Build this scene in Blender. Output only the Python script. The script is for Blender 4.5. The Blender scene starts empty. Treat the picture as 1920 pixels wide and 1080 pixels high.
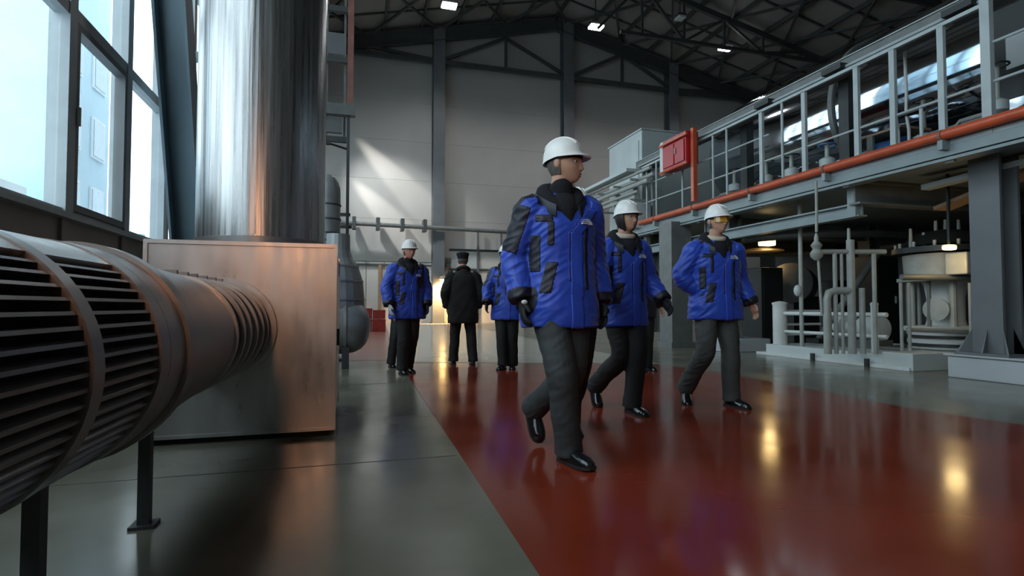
import bpy, bmesh, math, random
from mathutils import Vector, Matrix, noise

random.seed(7)
scene = bpy.context.scene
COL = scene.collection
R = math.radians

# ------------------------------------------------------------------ camera
CAM_H, YAW, PITCH, FPX = 0.88, R(16.2), math.atan(35 / 1050), 1050.0
cam_data = bpy.data.cameras.new('camera')
cam_data.lens = FPX / 1920 * 36
cam_data.sensor_width = 36
cam_data.clip_end = 300
cam_data.dof.use_dof = False
cam = bpy.data.objects.new('camera', cam_data)
COL.objects.link(cam)
cam.location = (0, 0, CAM_H)
cam.rotation_euler = (R(90) + PITCH, 0, -YAW)
scene.camera = cam

# ------------------------------------------------------------------ world: an even bright overcast sky
world = bpy.data.worlds.new('overcast_sky')
scene.world = world
world.use_nodes = True
wn = world.node_tree.nodes
wn['Background'].inputs['Color'].default_value = (0.86, 0.945, 1.0, 1)
wn['Background'].inputs['Strength'].default_value = 4.6

# exposure
vs = scene.view_settings
vs.view_transform = 'Standard'
vs.look = 'None'
vs.exposure = 0.0
vs.gamma = 1.0
vs.use_curve_mapping = False
scene.cycles.max_bounces = 8
scene.cycles.diffuse_bounces = 4
scene.cycles.glossy_bounces = 4
scene.cycles.transparent_max_bounces = 12
scene.cycles.sample_clamp_indirect = 6.0
scene.cycles.caustics_reflective = False
scene.cycles.caustics_refractive = False
scene.cycles.use_denoising = True


def light(name, kind, loc, energy, color, target=None, **kw):
    d = bpy.data.lights.new(name, kind)
    d.energy = energy
    d.color = color
    for k, v in kw.items():
        setattr(d, k, v)
    o = bpy.data.objects.new(name, d)
    COL.objects.link(o)
    o.location = loc
    if target is not None:
        o.rotation_euler = (Vector(target) - Vector(loc)).to_track_quat('-Z', 'Y').to_euler()
    return o


# daylight portals over the glazed part of the left wall
pt = light('window_portal', 'AREA', (-3.16, 11.5, 5.9), 1, (1, 1, 1), target=(0, 11.5, 5.9), shape='RECTANGLE', size=36, size_y=8.4)
pt.data.cycles.is_portal = True

# unseen spots added to put daylight wash and streaks on the end wall
light('wall_wash', 'SPOT', (-2.3, 25.5, 11.5), 3300, (.92, .97, 1.0), target=(3.2, 30.0, 4.8), spot_size=R(46), spot_blend=.75, shadow_soft_size=.25)
light('wall_streak', 'SPOT', (-2.6, 29.1, 12.4), 7500, (1.0, .98, .94), target=(4.0, 30.0, 6.0), spot_size=R(13), spot_blend=.7, shadow_soft_size=.1)
light('wall_streak', 'SPOT', (-2.6, 29.1, 10.2), 6000, (1.0, .98, .94), target=(3.0, 30.0, 4.5), spot_size=R(13), spot_blend=.7, shadow_soft_size=.1)
# unseen warm spot added behind the viewer for the orange glow on the box
light('warm_spot', 'SPOT', (-0.9, -4.2, 2.6), 190, (1.0, .48, .26), target=(-.2, 4.0, .9), spot_size=R(32), spot_blend=.9, shadow_soft_size=.25)

# ------------------------------------------------------------------ pixel helpers (1920 x 1080 frame)
CR = cam.rotation_euler.to_matrix()
CO = Vector(cam.location)


def ray(px, py):
    return CR @ Vector(((px - 960) / FPX, (540 - py) / FPX, -1.0))


def on_floor(px, py, z=0.0):
    r = ray(px, py)
    return CO + r * ((z - CO.z) / r.z)


def on_x(px, py, x):
    r = ray(px, py)
    return CO + r * ((x - CO.x) / r.x)


def on_y(px, py, y):
    r = ray(px, py)
    return CO + r * ((y - CO.y) / r.y)


def at(px, py, d):
    """point seen at a pixel, d metres away along the level view axis"""
    r = ray(px, py)
    f = Vector((math.sin(YAW), math.cos(YAW), 0))
    return CO + r * (d / r.dot(f))


# ------------------------------------------------------------------ materials
MATS = {}


def mat(name, color, rough=0.5, metal=0.0, var=0.12, scale=6.0, stretch=(1, 1, 1), bump=0.0, bscale=60.0, coat=0.0,
        rvar=0.0, emit=0.0, emit_color=None, sheen=0.0, spec=0.5):
    if name in MATS:
        return MATS[name]
    m = bpy.data.materials.new(name)
    m.use_nodes = True
    nt = m.node_tree
    b = nt.nodes['Principled BSDF']
    b.inputs['Roughness'].default_value = rough
    b.inputs['Metallic'].default_value = metal
    b.inputs['Coat Weight'].default_value = coat
    b.inputs['Sheen Weight'].default_value = sheen
    b.inputs['Specular IOR Level'].default_value = spec
    tc = nt.nodes.new('ShaderNodeTexCoord')
    mp = nt.nodes.new('ShaderNodeMapping')
    mp.inputs['Scale'].default_value = stretch
    nt.links.new(tc.outputs['Object'], mp.inputs['Vector'])
    nz = nt.nodes.new('ShaderNodeTexNoise')
    nz.inputs['Scale'].default_value = scale
    nz.inputs['Detail'].default_value = 4
    nt.links.new(mp.outputs[0], nz.inputs['Vector'])
    cr = nt.nodes.new('ShaderNodeValToRGB')
    c = color
    lo = tuple(max(0, x * (1 - var)) for x in c[:3]) + (1,)
    hi = tuple(min(1, x * (1 + var)) for x in c[:3]) + (1,)
    cr.color_ramp.elements[0].color = lo
    cr.color_ramp.elements[0].position = 0.3
    cr.color_ramp.elements[1].color = hi
    cr.color_ramp.elements[1].position = 0.7
    nt.links.new(nz.outputs['Fac'], cr.inputs['Fac'])
    nt.links.new(cr.outputs['Color'], b.inputs['Base Color'])
    if rvar:
        mr = nt.nodes.new('ShaderNodeMapRange')
        mr.inputs['From Min'].default_value = 0.3
        mr.inputs['From Max'].default_value = 0.7
        mr.inputs['To Min'].default_value = max(0.02, rough - rvar)
        mr.inputs['To Max'].default_value = min(1, rough + rvar)
        nt.links.new(nz.outputs['Fac'], mr.inputs['Value'])
        nt.links.new(mr.outputs[0], b.inputs['Roughness'])
    if bump:
        n2 = nt.nodes.new('ShaderNodeTexNoise')
        n2.inputs['Scale'].default_value = bscale
        n2.inputs['Detail'].default_value = 3
        nt.links.new(mp.outputs[0], n2.inputs['Vector'])
        bp = nt.nodes.new('ShaderNodeBump')
        bp.inputs['Strength'].default_value = bump
        bp.inputs['Distance'].default_value = 0.01
        nt.links.new(n2.outputs['Fac'], bp.inputs['Height'])
        nt.links.new(bp.outputs[0], b.inputs['Normal'])
    if emit:
        b.inputs['Emission Color'].default_value = (*(emit_color or color)[:3], 1)
        b.inputs['Emission Strength'].default_value = emit
    MATS[name] = m
    return m


def glass_mat():
    m = bpy.data.materials.new('window_glass')
    m.use_nodes = True
    nt = m.node_tree
    nt.nodes.remove(nt.nodes['Principled BSDF'])
    out = nt.nodes['Material Output']
    tr = nt.nodes.new('ShaderNodeBsdfTransparent')
    tr.inputs['Color'].default_value = (0.90, 0.96, 0.98, 1)
    gl = nt.nodes.new('ShaderNodeBsdfGlossy')
    gl.inputs['Roughness'].default_value = 0.02
    lw = nt.nodes.new('ShaderNodeLayerWeight')
    lw.inputs['Blend'].default_value = 0.5
    pw = nt.nodes.new('ShaderNodeMath')
    pw.operation = 'POWER'
    pw.inputs[1].default_value = 4.0
    nt.links.new(lw.outputs['Facing'], pw.inputs[0])
    fr = nt.nodes.new('ShaderNodeMath')
    fr.operation = 'MULTIPLY_ADD'
    fr.inputs[1].default_value = 0.55
    fr.inputs[2].default_value = 0.03
    nt.links.new(pw.outputs[0], fr.inputs[0])
    mx = nt.nodes.new('ShaderNodeMixShader')
    nt.links.new(fr.outputs[0], mx.inputs[0])
    nt.links.new(tr.outputs[0], mx.inputs[1])
    nt.links.new(gl.outputs[0], mx.inputs[2])
    nt.links.new(mx.outputs[0], out.inputs['Surface'])
    return m


GLASS = glass_mat()
M_CONC = mat('green_grey_floor', (0.165, 0.155, 0.118), 0.20, var=0.18, scale=1.3, bump=0.10, bscale=3.0, rvar=0.07)
M_RED = mat('red_floor_paint', (0.215, 0.029, 0.012), 0.16, var=0.16, scale=0.9, bump=0.08, bscale=2.5, rvar=0.06)
M_REDFAR = mat('worn_red_floor_paint', (0.26, 0.10, 0.075), 0.25, var=0.15, scale=1.0, bump=0.06, bscale=2.5)
M_WALL = mat('grey_cladding', (0.42, 0.40, 0.37), 0.75, var=0.05, scale=0.5)
M_WALLW = mat('white_cladding', (0.58, 0.55, 0.50), 0.7, var=0.05, scale=0.7)
M_LOWER = mat('brown_grey_wall_panel', (0.25, 0.21, 0.19), 0.6, var=0.1, scale=2)
M_CEIL = mat('dark_roof_sheet', (0.24, 0.22, 0.205), 0.8, var=0.15, scale=0.6)
M_TRUSS = mat('dark_steel', (0.055, 0.06, 0.058), 0.55, var=0.15, scale=3)
M_COLUMN = mat('grey_steel', (0.135, 0.142, 0.148), 0.5, var=0.1, scale=2)
M_BLUECOL = mat('blue_grey_steel', (0.14, 0.20, 0.235), 0.5, var=0.12, scale=3, stretch=(1, 1, .3))
M_FRAME = mat('grey_window_frame', (0.38, 0.42, 0.44), 0.45, var=0.08, scale=4)
M_GALV = mat('galvanised_sheet', (0.47, 0.46, 0.45), 0.34, 0.85, var=0.10, scale=4, stretch=(2.5, 2.5, 0.6), rvar=0.08, bump=0.06, bscale=8)
M_GALVDUCT = mat('brushed_duct_steel', (0.40, 0.40, 0.40), 0.30, 0.95, var=0.3, scale=7, stretch=(5, 5, 0.12), rvar=0.07, bump=0.22, bscale=9)
M_DRUM = mat('dull_grey_drum_steel', (0.25, 0.24, 0.235), 0.36, 0.75, var=0.15, scale=6, rvar=0.06)
M_SLAT = mat('dark_grey_louvre_steel', (0.22, 0.22, 0.22), 0.38, 0.6, var=0.12, scale=8)
M_BLACKIN = mat('black_interior', (0.010, 0.010, 0.011), 0.85, var=0.2)
M_RUBBER = mat('dark_rubber_collar', (0.09, 0.075, 0.065), 0.6, var=0.2, scale=10)
M_LAG = mat('grey_pipe_lagging', (0.30, 0.31, 0.31), 0.42, 0.35, var=0.14, scale=5, rvar=0.06)
M_PALEFLOOR = mat('wall_reflection_floor', (0.42, 0.40, 0.35), 0.16, var=0.08, scale=0.8, bump=0.05, bscale=2.5)
M_DARKLEG = mat('dark_painted_leg', (0.05, 0.052, 0.055), 0.5, var=0.15)
M_RUST = mat('red_oxide_steel', (0.24, 0.10, 0.075), 0.6, var=0.2, scale=5)
M_MEZZ = mat('pale_grey_green_steel', (0.22, 0.26, 0.265), 0.45, var=0.1, scale=3)
M_RAIL = mat('pale_grey_railing', (0.40, 0.44, 0.44), 0.42, var=0.08, scale=5)
M_ORANGE = mat('orange_red_pipe_paint', (0.52, 0.085, 0.030), 0.35, var=0.15, scale=4)
M_REDBOX = mat('red_cabinet_paint', (0.42, 0.012, 0.020), 0.35, var=0.12, scale=4)
M_PALE = mat('pale_grey_sheet', (0.52, 0.55, 0.54), 0.5, var=0.06, scale=2)
M_WHITE = mat('white_paint', (0.62, 0.62, 0.60), 0.5, var=0.08, scale=3)
M_PLINTH = mat('white_plinth_paint', (0.42, 0.43, 0.44), 0.55, var=0.06, scale=2)
M_PIPEW = mat('grey_white_pipe_paint', (0.33, 0.335, 0.31), 0.4, var=0.12, scale=6)
M_MACH = mat('mid_grey_machine_paint', (0.14, 0.145, 0.14), 0.45, var=0.15, scale=5)
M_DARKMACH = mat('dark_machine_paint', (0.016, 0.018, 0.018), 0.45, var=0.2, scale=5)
M_DARKWALL = mat('near_black_sheet', (0.009, 0.009, 0.010), 0.6, var=0.2, scale=1.5)
M_POLISH = mat('polished_cladding', (0.50, 0.55, 0.60), 0.07, 1.0, var=0.12, scale=3, bump=0.05, bscale=2.0)
M_BLUEPAINT = mat('blue_machine_paint', (0.05, 0.13, 0.30), 0.35, var=0.15)
M_TAN = mat('tan_panel', (0.30, 0.20, 0.12), 0.6, var=0.15)
M_CRATE = mat('red_crate', (0.30, 0.025, 0.018), 0.5, var=0.2)
M_LAMPWHITE = mat('white_lamp_lens', (1, 1, 1), 0.3, var=0, emit=14, emit_color=(0.95, 0.98, 1.0))
M_LAMPYEL = mat('yellow_lamp_lens', (1, .8, .4), 0.3, var=0, emit=5, emit_color=(1.0, 0.72, 0.28))
M_LAMPSOD = mat('sodium_lamp_lens', (1, .7, .3), 0.3, var=0, emit=40, emit_color=(1.0, 0.62, 0.22))
M_SNOW = mat('pale_yard_ground', (0.62, 0.66, 0.70), 0.9, var=0.05)
M_FACADE = mat('pale_blue_facade', (0.50, 0.66, 0.76), 0.8, var=0.06, scale=0.6)
M_FACADEW = mat('white_facade', (0.80, 0.84, 0.86), 0.8, var=0.05, scale=0.6)
M_FACDARK = mat('dark_blue_facade_glass', (0.30, 0.42, 0.52), 0.3, var=0.1)


# ------------------------------------------------------------------ mesh builder
class MB:
    def __init__(self):
        self.v = []
        self.f = []

    def add(self, vs_, fs_):
        o = len(self.v)
        self.v += [Vector(p) for p in vs_]
        self.f += [[i + o for i in q] for q in fs_]
        return self

    def box(self, x0, x1, y0, y1, z0, z1):
        return self.add([(x0, y0, z0), (x1, y0, z0), (x1, y1, z0), (x0, y1, z0), (x0, y0, z1), (x1, y0, z1), (x1, y1, z1), (x0, y1, z1)],
                        [(0, 3, 2, 1), (4, 5, 6, 7), (0, 1, 5, 4), (1, 2, 6, 5), (2, 3, 7, 6), (3, 0, 4, 7)])

    def prism(self, poly, z0, z1):
        n = len(poly)
        vv = [(p[0], p[1], z0) for p in poly] + [(p[0], p[1], z1) for p in poly]
        ff = [list(range(n))[::-1], list(range(n, 2 * n))] + [(i, (i + 1) % n, n + (i + 1) % n, n + i) for i in range(n)]
        return self.add(vv, ff)

    def bar(self, p, q, w, h=None, up=(0, 0, 1)):
        """rectangular bar from p to q, w across, h along up"""
        h = h or w
        p, q = Vector(p), Vector(q)
        t = (q - p).normalized()
        up = Vector(up)
        if abs(t.dot(up)) > 0.98:
            up = Vector((0, 1, 0))
        s = t.cross(up).normalized()
        u = s.cross(t).normalized()
        c = [(-1, -1), (1, -1), (1, 1), (-1, 1)]
        vv = [p + s * a * w / 2 + u * b * h / 2 for a, b in c] + [q + s * a * w / 2 + u * b * h / 2 for a, b in c]
        return self.add(vv, [(0, 3, 2, 1), (4, 5, 6, 7), (0, 1, 5, 4), (1, 2, 6, 5), (2, 3, 7, 6), (3, 0, 4, 7)])

    def ibeam(self, p, q, w, h, t=0.03, up=(0, 0, 1)):
        p, q = Vector(p), Vector(q)
        ax = (q - p).normalized()
        up = Vector(up)
        if abs(ax.dot(up)) > 0.98:
            up = Vector((0, 1, 0))
        s = ax.cross(up).normalized()
        u = s.cross(ax).normalized()
        self.bar(p + u * (h - t) / 2, q + u * (h - t) / 2, w, t, u)
        self.bar(p - u * (h - t) / 2, q - u * (h - t) / 2, w, t, u)
        return self.bar(p, q, t, h - 2 * t, u)

    def loft(self, rings, cap=True, close=False):
        n = len(rings[0])
        o = len(self.v)
        for r in rings:
            self.v += [Vector(p) for p in r]
        k = len(rings)
        for i in range(k - 1 if not close else k):
            a, b = o + i * n, o + ((i + 1) % k) * n
            for j in range(n):
                j2 = (j + 1) % n
                self.f.append([a + j, a + j2, b + j2, b + j])
        if cap and not close:
            self.f.append([o + j for j in range(n)][::-1])
            self.f.append([o + (k - 1) * n + j for j in range(n)])
        return self

    def tube(self, path, r, n=12, cap=True, close=False):
        pts = [Vector(p) for p in path]
        rr = r if isinstance(r, (list, tuple)) else [r] * len(pts)
        rings = []
        t0 = (pts[1] - pts[0]).normalized()
        ref = Vector((0, 0, 1)) if abs(t0.z) < 0.9 else Vector((1, 0, 0))
        u = (ref - t0 * ref.dot(t0)).normalized()
        for i, p in enumerate(pts):
            a = pts[i - 1] if (i > 0 or close) else p
            b = pts[(i + 1) % len(pts)] if (i < len(pts) - 1 or close) else p
            t = (b - a).normalized()
            u = (u - t * u.dot(t)).normalized()
            w = t.cross(u)
            rings.append([p + (u * math.cos(2 * math.pi * j / n) + w * math.sin(2 * math.pi * j / n)) * rr[i] for j in range(n)])
        return self.loft(rings, cap, close)

    def cyl(self, p, q, r, n=20):
        return self.tube([p, q], r, n)

    def lathe(self, origin, axis, prof, n=32, cap=True):
        """prof: list of (distance along axis, radius)"""
        origin, axis = Vector(origin), Vector(axis).normalized()
        ref = Vector((0, 0, 1)) if abs(axis.z) < 0.9 else Vector((1, 0, 0))
        u = (ref - axis * ref.dot(axis)).normalized()
        w = axis.cross(u)
        rings = [[origin + axis * a + (u * math.cos(2 * math.pi * j / n) + w * math.sin(2 * math.pi * j / n)) * max(r, 1e-4) for j in range(n)] for a, r in prof]
        return self.loft(rings, cap)

    def ring(self, origin, axis, r0, r1, width, n=40):
        """flat band: inner radius r0, outer r1, width along the axis, solid"""
        origin, axis = Vector(origin), Vector(axis).normalized()
        return self._closed_lathe(origin, axis, [(-width / 2, r0), (-width / 2, r1), (width / 2, r1), (width / 2, r0)], n)

    def _closed_lathe(self, origin, axis, prof, n):
        origin, axis = Vector(origin), Vector(axis).normalized()
        ref = Vector((0, 0, 1)) if abs(axis.z) < 0.9 else Vector((1, 0, 0))
        u = (ref - axis * ref.dot(axis)).normalized()
        w = axis.cross(u)
        rings = [[origin + axis * a + (u * math.cos(2 * math.pi * j / n) + w * math.sin(2 * math.pi * j / n)) * r for j in range(n)] for a, r in prof]
        return self.loft(rings, False, True)

    def ball(self, c, rx, ry=None, rz=None, n=20, m=12, z0=-1.0):
        ry = ry or rx
        rz = rz or rx
        c = Vector(c)
        rings = []
        for i in range(m + 1):
            th = -math.pi / 2 + math.pi * i / m
            z = max(math.sin(th), z0)
            rad = max(math.cos(th), 1e-3)
            rings.append([c + Vector((rx * rad * math.cos(2 * math.pi * j / n), ry * rad * math.sin(2 * math.pi * j / n), rz * z)) for j in range(n)])
        return self.loft(rings)

    def mesh(self, name, smooth=None):
        me = bpy.data.meshes.new(name)
        me.from_pydata([tuple(p) for p in self.v], [], self.f)
        bm = bmesh.new()
        bm.from_mesh(me)
        bmesh.ops.recalc_face_normals(bm, faces=bm.faces)
        bm.to_mesh(me)
        bm.free()
        if smooth:
            me.shade_smooth()
            me.set_sharp_from_angle(angle=R(smooth))
        return me

    def build(self, name, m, parent=None, smooth=None, bevel=0.0):
        org = root_of(parent)
        if org:
            self.v = [p - org for p in self.v]
        me = self.mesh(name, smooth)
        me.materials.append(m)
        return link(name, me, parent, bevel)


ROOTLOC = {}


def root_of(parent):
    if parent is None:
        return None
    p = parent
    while p.parent:
        p = p.parent
    return Vector(p.location)


def link(name, me, parent=None, bevel=0.0):
    o = bpy.data.objects.new(name, me)
    COL.objects.link(o)
    if parent is not None:
        o.parent = parent
    if bevel:
        b = o.modifiers.new('bevel', 'BEVEL')
        b.width = bevel
        b.segments = 2
        b.limit_method = 'ANGLE'
    return o


def thing(name, label, cat, loc=(0, 0, 0), group=None):
    o = bpy.data.objects.new(name, None)
    COL.objects.link(o)
    o.location = loc
    o['label'] = label
    o['category'] = cat
    if group:
        o['group'] = group
    return o


def struct(o, label=None):
    o['kind'] = 'structure'
    if label:
        o['label'] = label
    return o


def tag(o, label, cat, group=None):
    o['label'] = label
    o['category'] = cat
    if group:
        o['group'] = group
    return o


def arc(c, r, a0, a1, n, ax, ay):
    """points of an arc about c in the plane of ax, ay, angles in degrees"""
    c, ax, ay = Vector(c), Vector(ax), Vector(ay)
    return [c + ax * r * math.cos(R(a0 + (a1 - a0) * i / n)) + ay * r * math.sin(R(a0 + (a1 - a0) * i / n)) for i in range(n + 1)]
# ================================================================== THE HALL
XL, XR, YF, YB = -2.85, 25.3, -8.0, 30.0
XA, ZA, ZE = 11.2, 17.6, 14.4          # ridge and eaves


def roof_z(x):
    return ZE + (ZA - ZE) * (1 - abs(x - XA) / (XA - XL))


# floor with the red painted walkway
fl = MB().box(XL - 0.2, XR + 0.2, YF - 0.2, YB + 0.2, -0.2, 0.0).build('floor', M_CONC)
struct(fl, 'polished grey green concrete floor')
edge = [on_floor(1012, 1080), on_floor(750, 682), on_floor(860, 681), on_floor(1000, 682), on_floor(1120, 681), on_floor(1235, 684), on_floor(1340, 697),
        on_floor(1500, 726), on_floor(1700, 765), on_floor(1920, 797)]
left_dir = (edge[0] - edge[1]).normalized()
right_dir = (edge[-1] - edge[-2]).normalized()
poly = [edge[0] + left_dir * 9] + edge + [edge[-1] + right_dir * 9]
mk = MB().prism([(p.x, p.y) for p in poly], 0.0005, 0.003).build('painted_walkway', M_RED, fl)
mk['label'] = 'glossy red painted walkway on the floor'
poly3 = [on_floor(752, 679), on_floor(1236, 682), Vector((5.2, 29.5, 0)), Vector((1.1, 29.5, 0))]  # far floor paled: the white wall's reflection is put into its colour
MB().prism([(p.x, p.y) for p in poly3], 0.0005, 0.0028).build('tinted_area', M_PALEFLOOR, fl)['label'] = 'pale floor beyond the red walkway, wall reflection put into its colour'
poly2 = [on_floor(640, 676), on_floor(748, 676), on_floor(722, 606), on_floor(650, 606)]
mk2 = MB().prism([(p.x, p.y) for p in poly2], 0.0005, 0.003).build('tinted_area', M_REDFAR, fl)
mk2['label'] = 'dull reddish painted floor area by the far elbow duct'
# thin cut joints in the concrete beside the walkway
for k, yy in enumerate((3.3, 6.6)):
    MB().box(XL, 0.62, yy, yy + 0.005, 0.0003, 0.0016).build('floor_joint', M_DARKLEG, fl)

# back wall: horizontal cladding panels between the columns
wb = MB().box(XL - 0.2, XR + 0.2, YB + 0.06, YB + 0.3, 0, ZA + 0.3).build('wall_back', M_WALL)
struct(wb, 'tall pale grey panelled end wall of the hall')
COLX = [4.5, 11.9, 18.7]
xs = [XL] + COLX + [XR]
zs = [3.25, 5.5, 7.6, 9.7, 11.8, 13.95, ZA]
for i in range(4):
    for j in range(6):
        MB().box(xs[i] + 0.02, xs[i + 1] - 0.02, YB - 0.02, YB + 0.06, zs[j] + 0.004, zs[j + 1] - 0.004).build('wall_panel', M_WALL, wb)
    n = 8
    for k in range(n):
        a = xs[i] + (xs[i + 1] - xs[i]) * k / n
        b = xs[i] + (xs[i + 1] - xs[i]) * (k + 1) / n
        MB().box(a + 0.015, b - 0.015, YB - 0.01, YB + 0.06, 0.0, zs[0] - 0.03).build('wall_panel', M_WALLW, wb)
for k, x in enumerate(COLX):
    c = MB().ibeam((x, YB - 0.38, 0), (x, YB - 0.38, roof_z(x) - 0.2), 0.62, 0.62, 0.05, (0, 1, 0)).build('column_%d' % (k + 1), M_COLUMN)
    struct(c, 'grey steel column against the end wall, number %d from the ducts' % (k + 1))
    MB().box(x - 0.36, x + 0.36, YB - 0.75, YB - 0.02, 0, 0.05).build('base_plate', M_COLUMN, c)

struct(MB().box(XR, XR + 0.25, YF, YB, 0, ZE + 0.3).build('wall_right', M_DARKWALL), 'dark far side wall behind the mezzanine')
struct(MB().box(XL - 0.2, XR + 0.2, YF - 0.2, YF, 0, ZA + 0.3).build('wall_front', M_WALL), 'end wall behind the viewer')

# roof: two slopes of sheet on purlins
cm = MB()
for a, b in ((XL - 0.3, XA), (XA, XR + 0.3)):
    n = 1
    cm.add([(a, YF - .3, roof_z(a)), (b, YF - .3, roof_z(b)), (b, YB + .3, roof_z(b)), (a, YB + .3, roof_z(a)),
            (a, YF - .3, roof_z(a) + .2), (b, YF - .3, roof_z(b) + .2), (b, YB + .3, roof_z(b) + .2), (a, YB + .3, roof_z(a) + .2)],
           [(0, 3, 2, 1), (4, 5, 6, 7), (0, 1, 5, 4), (1, 2, 6, 5), (2, 3, 7, 6), (3, 0, 4, 7)])
ceil = struct(cm.build('ceiling', M_CEIL), 'dark pitched roof of profiled sheet')
for k in range(15):
    x = XL + 0.6 + k * (XR - XL - 1.2) / 14
    z = roof_z(x) - 0.13
    MB().bar((x, 10.0, z), (x, YB, z), 0.10, 0.24).build('purlin', M_TRUSS, ceil)
for k, y in enumerate((20.5, 22.2, 25.9, 27.8)):
    for a, b in ((XL, XA), (XA, XR)):
        MB().bar((a, y, roof_z(a) - 0.05), (b, y, roof_z(b) - 0.05), 0.10, 0.08).build('sheet_rib', M_TRUSS, ceil)
# cross bracing in the plane of the roof
for i in range(4):
    for a, b in ((xs[i], xs[i + 1]),):
        m_ = (a + b) / 2
        for p, q in ((a, m_), (m_, b)):
            MB().bar((p, 24.0, roof_z(p) - .3), (q, YB - 0.4, roof_z(q) - .3), 0.11).build('wind_brace', M_TRUSS, ceil)
            MB().bar((q, 24.0, roof_z(q) - .3), (p, YB - 0.4, roof_z(p) - .3), 0.11).build('wind_brace', M_TRUSS, ceil)
            if i < 2:
                continue
            MB().bar((p, 18.0, roof_z(p) - .3), (q, 24.0, roof_z(q) - .3), 0.11).build('wind_brace', M_TRUSS, ceil)
            MB().bar((q, 18.0, roof_z(q) - .3), (p, 24.0, roof_z(p) - .3), 0.11).build('wind_brace', M_TRUSS, ceil)


def end_truss(y, label):
    t = thing('roof_truss', label, 'truss', (XA, y, 14.0))
    MB().bar((XL, y, 13.95), (XR, y, 13.95), 0.22, 0.24).build('bottom_chord', M_TRUSS, t)
    for a, b in ((XL, XA), (XA, XR)):
        MB().ibeam((a, y, roof_z(a) - 0.62), (b, y, roof_z(b) - 0.62), 0.3, 0.75, 0.06).build('rafter', M_TRUSS, t)
    for i in range(4):
        a, b = xs[i], xs[i + 1]
        m_ = (a + b) / 2
        top = min(roof_z(m_) - 0.9, 15.75)
        MB().bar((a, y, 14.0), (m_, y, top), 0.16).build('diagonal', M_TRUSS, t)
        MB().bar((m_, y, top), (b, y, 14.0), 0.16).build('diagonal', M_TRUSS, t)
        MB().bar((m_, y, 14.0), (m_, y, top), 0.14).build('post', M_TRUSS, t)
    return t


def open_truss(y, label):
    t = thing('roof_truss', label, 'truss', (XA, y, 14.0))
    MB().bar((XA + 1.2, y, 14.1), (XR, y, 14.1), 0.14, 0.16).build('bottom_chord', M_TRUSS, t)
    for a, b in ((XL, XA), (XA, XR)):
        MB().bar((a, y, roof_z(a) - 0.4), (b, y, roof_z(b) - 0.4), 0.2, 0.28).build('top_chord', M_TRUSS, t)
    n = 12
    for i in range(6, n):
        a, b = XL + (XR - XL) * i / n, XL + (XR - XL) * (i + 1) / n
        if i % 2 == 0:
            MB().bar((a, y, 14.1), (b, y, roof_z(b) - 0.45), 0.12).build('diagonal', M_TRUSS, t)
        else:
            MB().bar((a, y, roof_z(a) - 0.45), (b, y, 14.1), 0.12).build('diagonal', M_TRUSS, t)
        MB().bar((b, y, 14.1), (b, y, roof_z(b) - 0.45), 0.10).build('post', M_TRUSS, t)
    return t


end_truss(YB - 0.55, 'dark triangulated steel truss flat against the end wall')
open_truss(24.0, 'dark lattice roof truss in front of the end wall carrying the lamps')
open_truss(18.0, 'dark lattice roof truss nearest the viewer at the top of the frame')

# ------------------------------------------------------------------ left wall with its windows
SILL, TOPW = on_x(0, 362, XL).z, 10.0
Z1 = on_x(232, 128, XL).z
struct(MB().box(XL - 0.2, XL, YF, YB, 0, SILL).build('wall_left', M_LOWER), 'brown grey wall below the tall windows')
wl2 = struct(MB().box(XL - 0.2, XL, YF, YB, TOPW, ZE + .4).build('wall_left_top', M_WALL), 'wall band above the tall windows')
BAY = 1.567
y0 = on_x(122, 300, XL).y
bays = [y0 + BAY * k for k in range(-8, 15)]
struct(MB().box(XL - 0.2, XL, bays[-1], YB, SILL, TOPW).build('wall_left_end', M_WALL), 'left wall beyond the last window')
struct(MB().box(XL - 0.2, XL, YF, bays[0], SILL, TOPW).build('wall_left_front', M_WALL), 'left wall behind the viewer')
struct(MB().box(XL - 0.2, XL + 0.10, YF, bays[-1], SILL - 0.06, SILL).build('trim_1', M_FRAME), 'window sill ledge')
for k in range(len(bays)):
    y = bays[k]
    struct(MB().box(XL - 0.14, XL + 0.05, y - 0.085, y + 0.085, SILL, TOPW).build('trim_%d' % (k + 2), M_FRAME), 'upright post between two windows')
    if y > 4:
        MB().box(XL, XL + 0.03, y - 0.10, y + 0.10, 0, SILL - .06).build('wall_batten', M_LOWER, bpy.data.objects['wall_left'])
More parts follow.
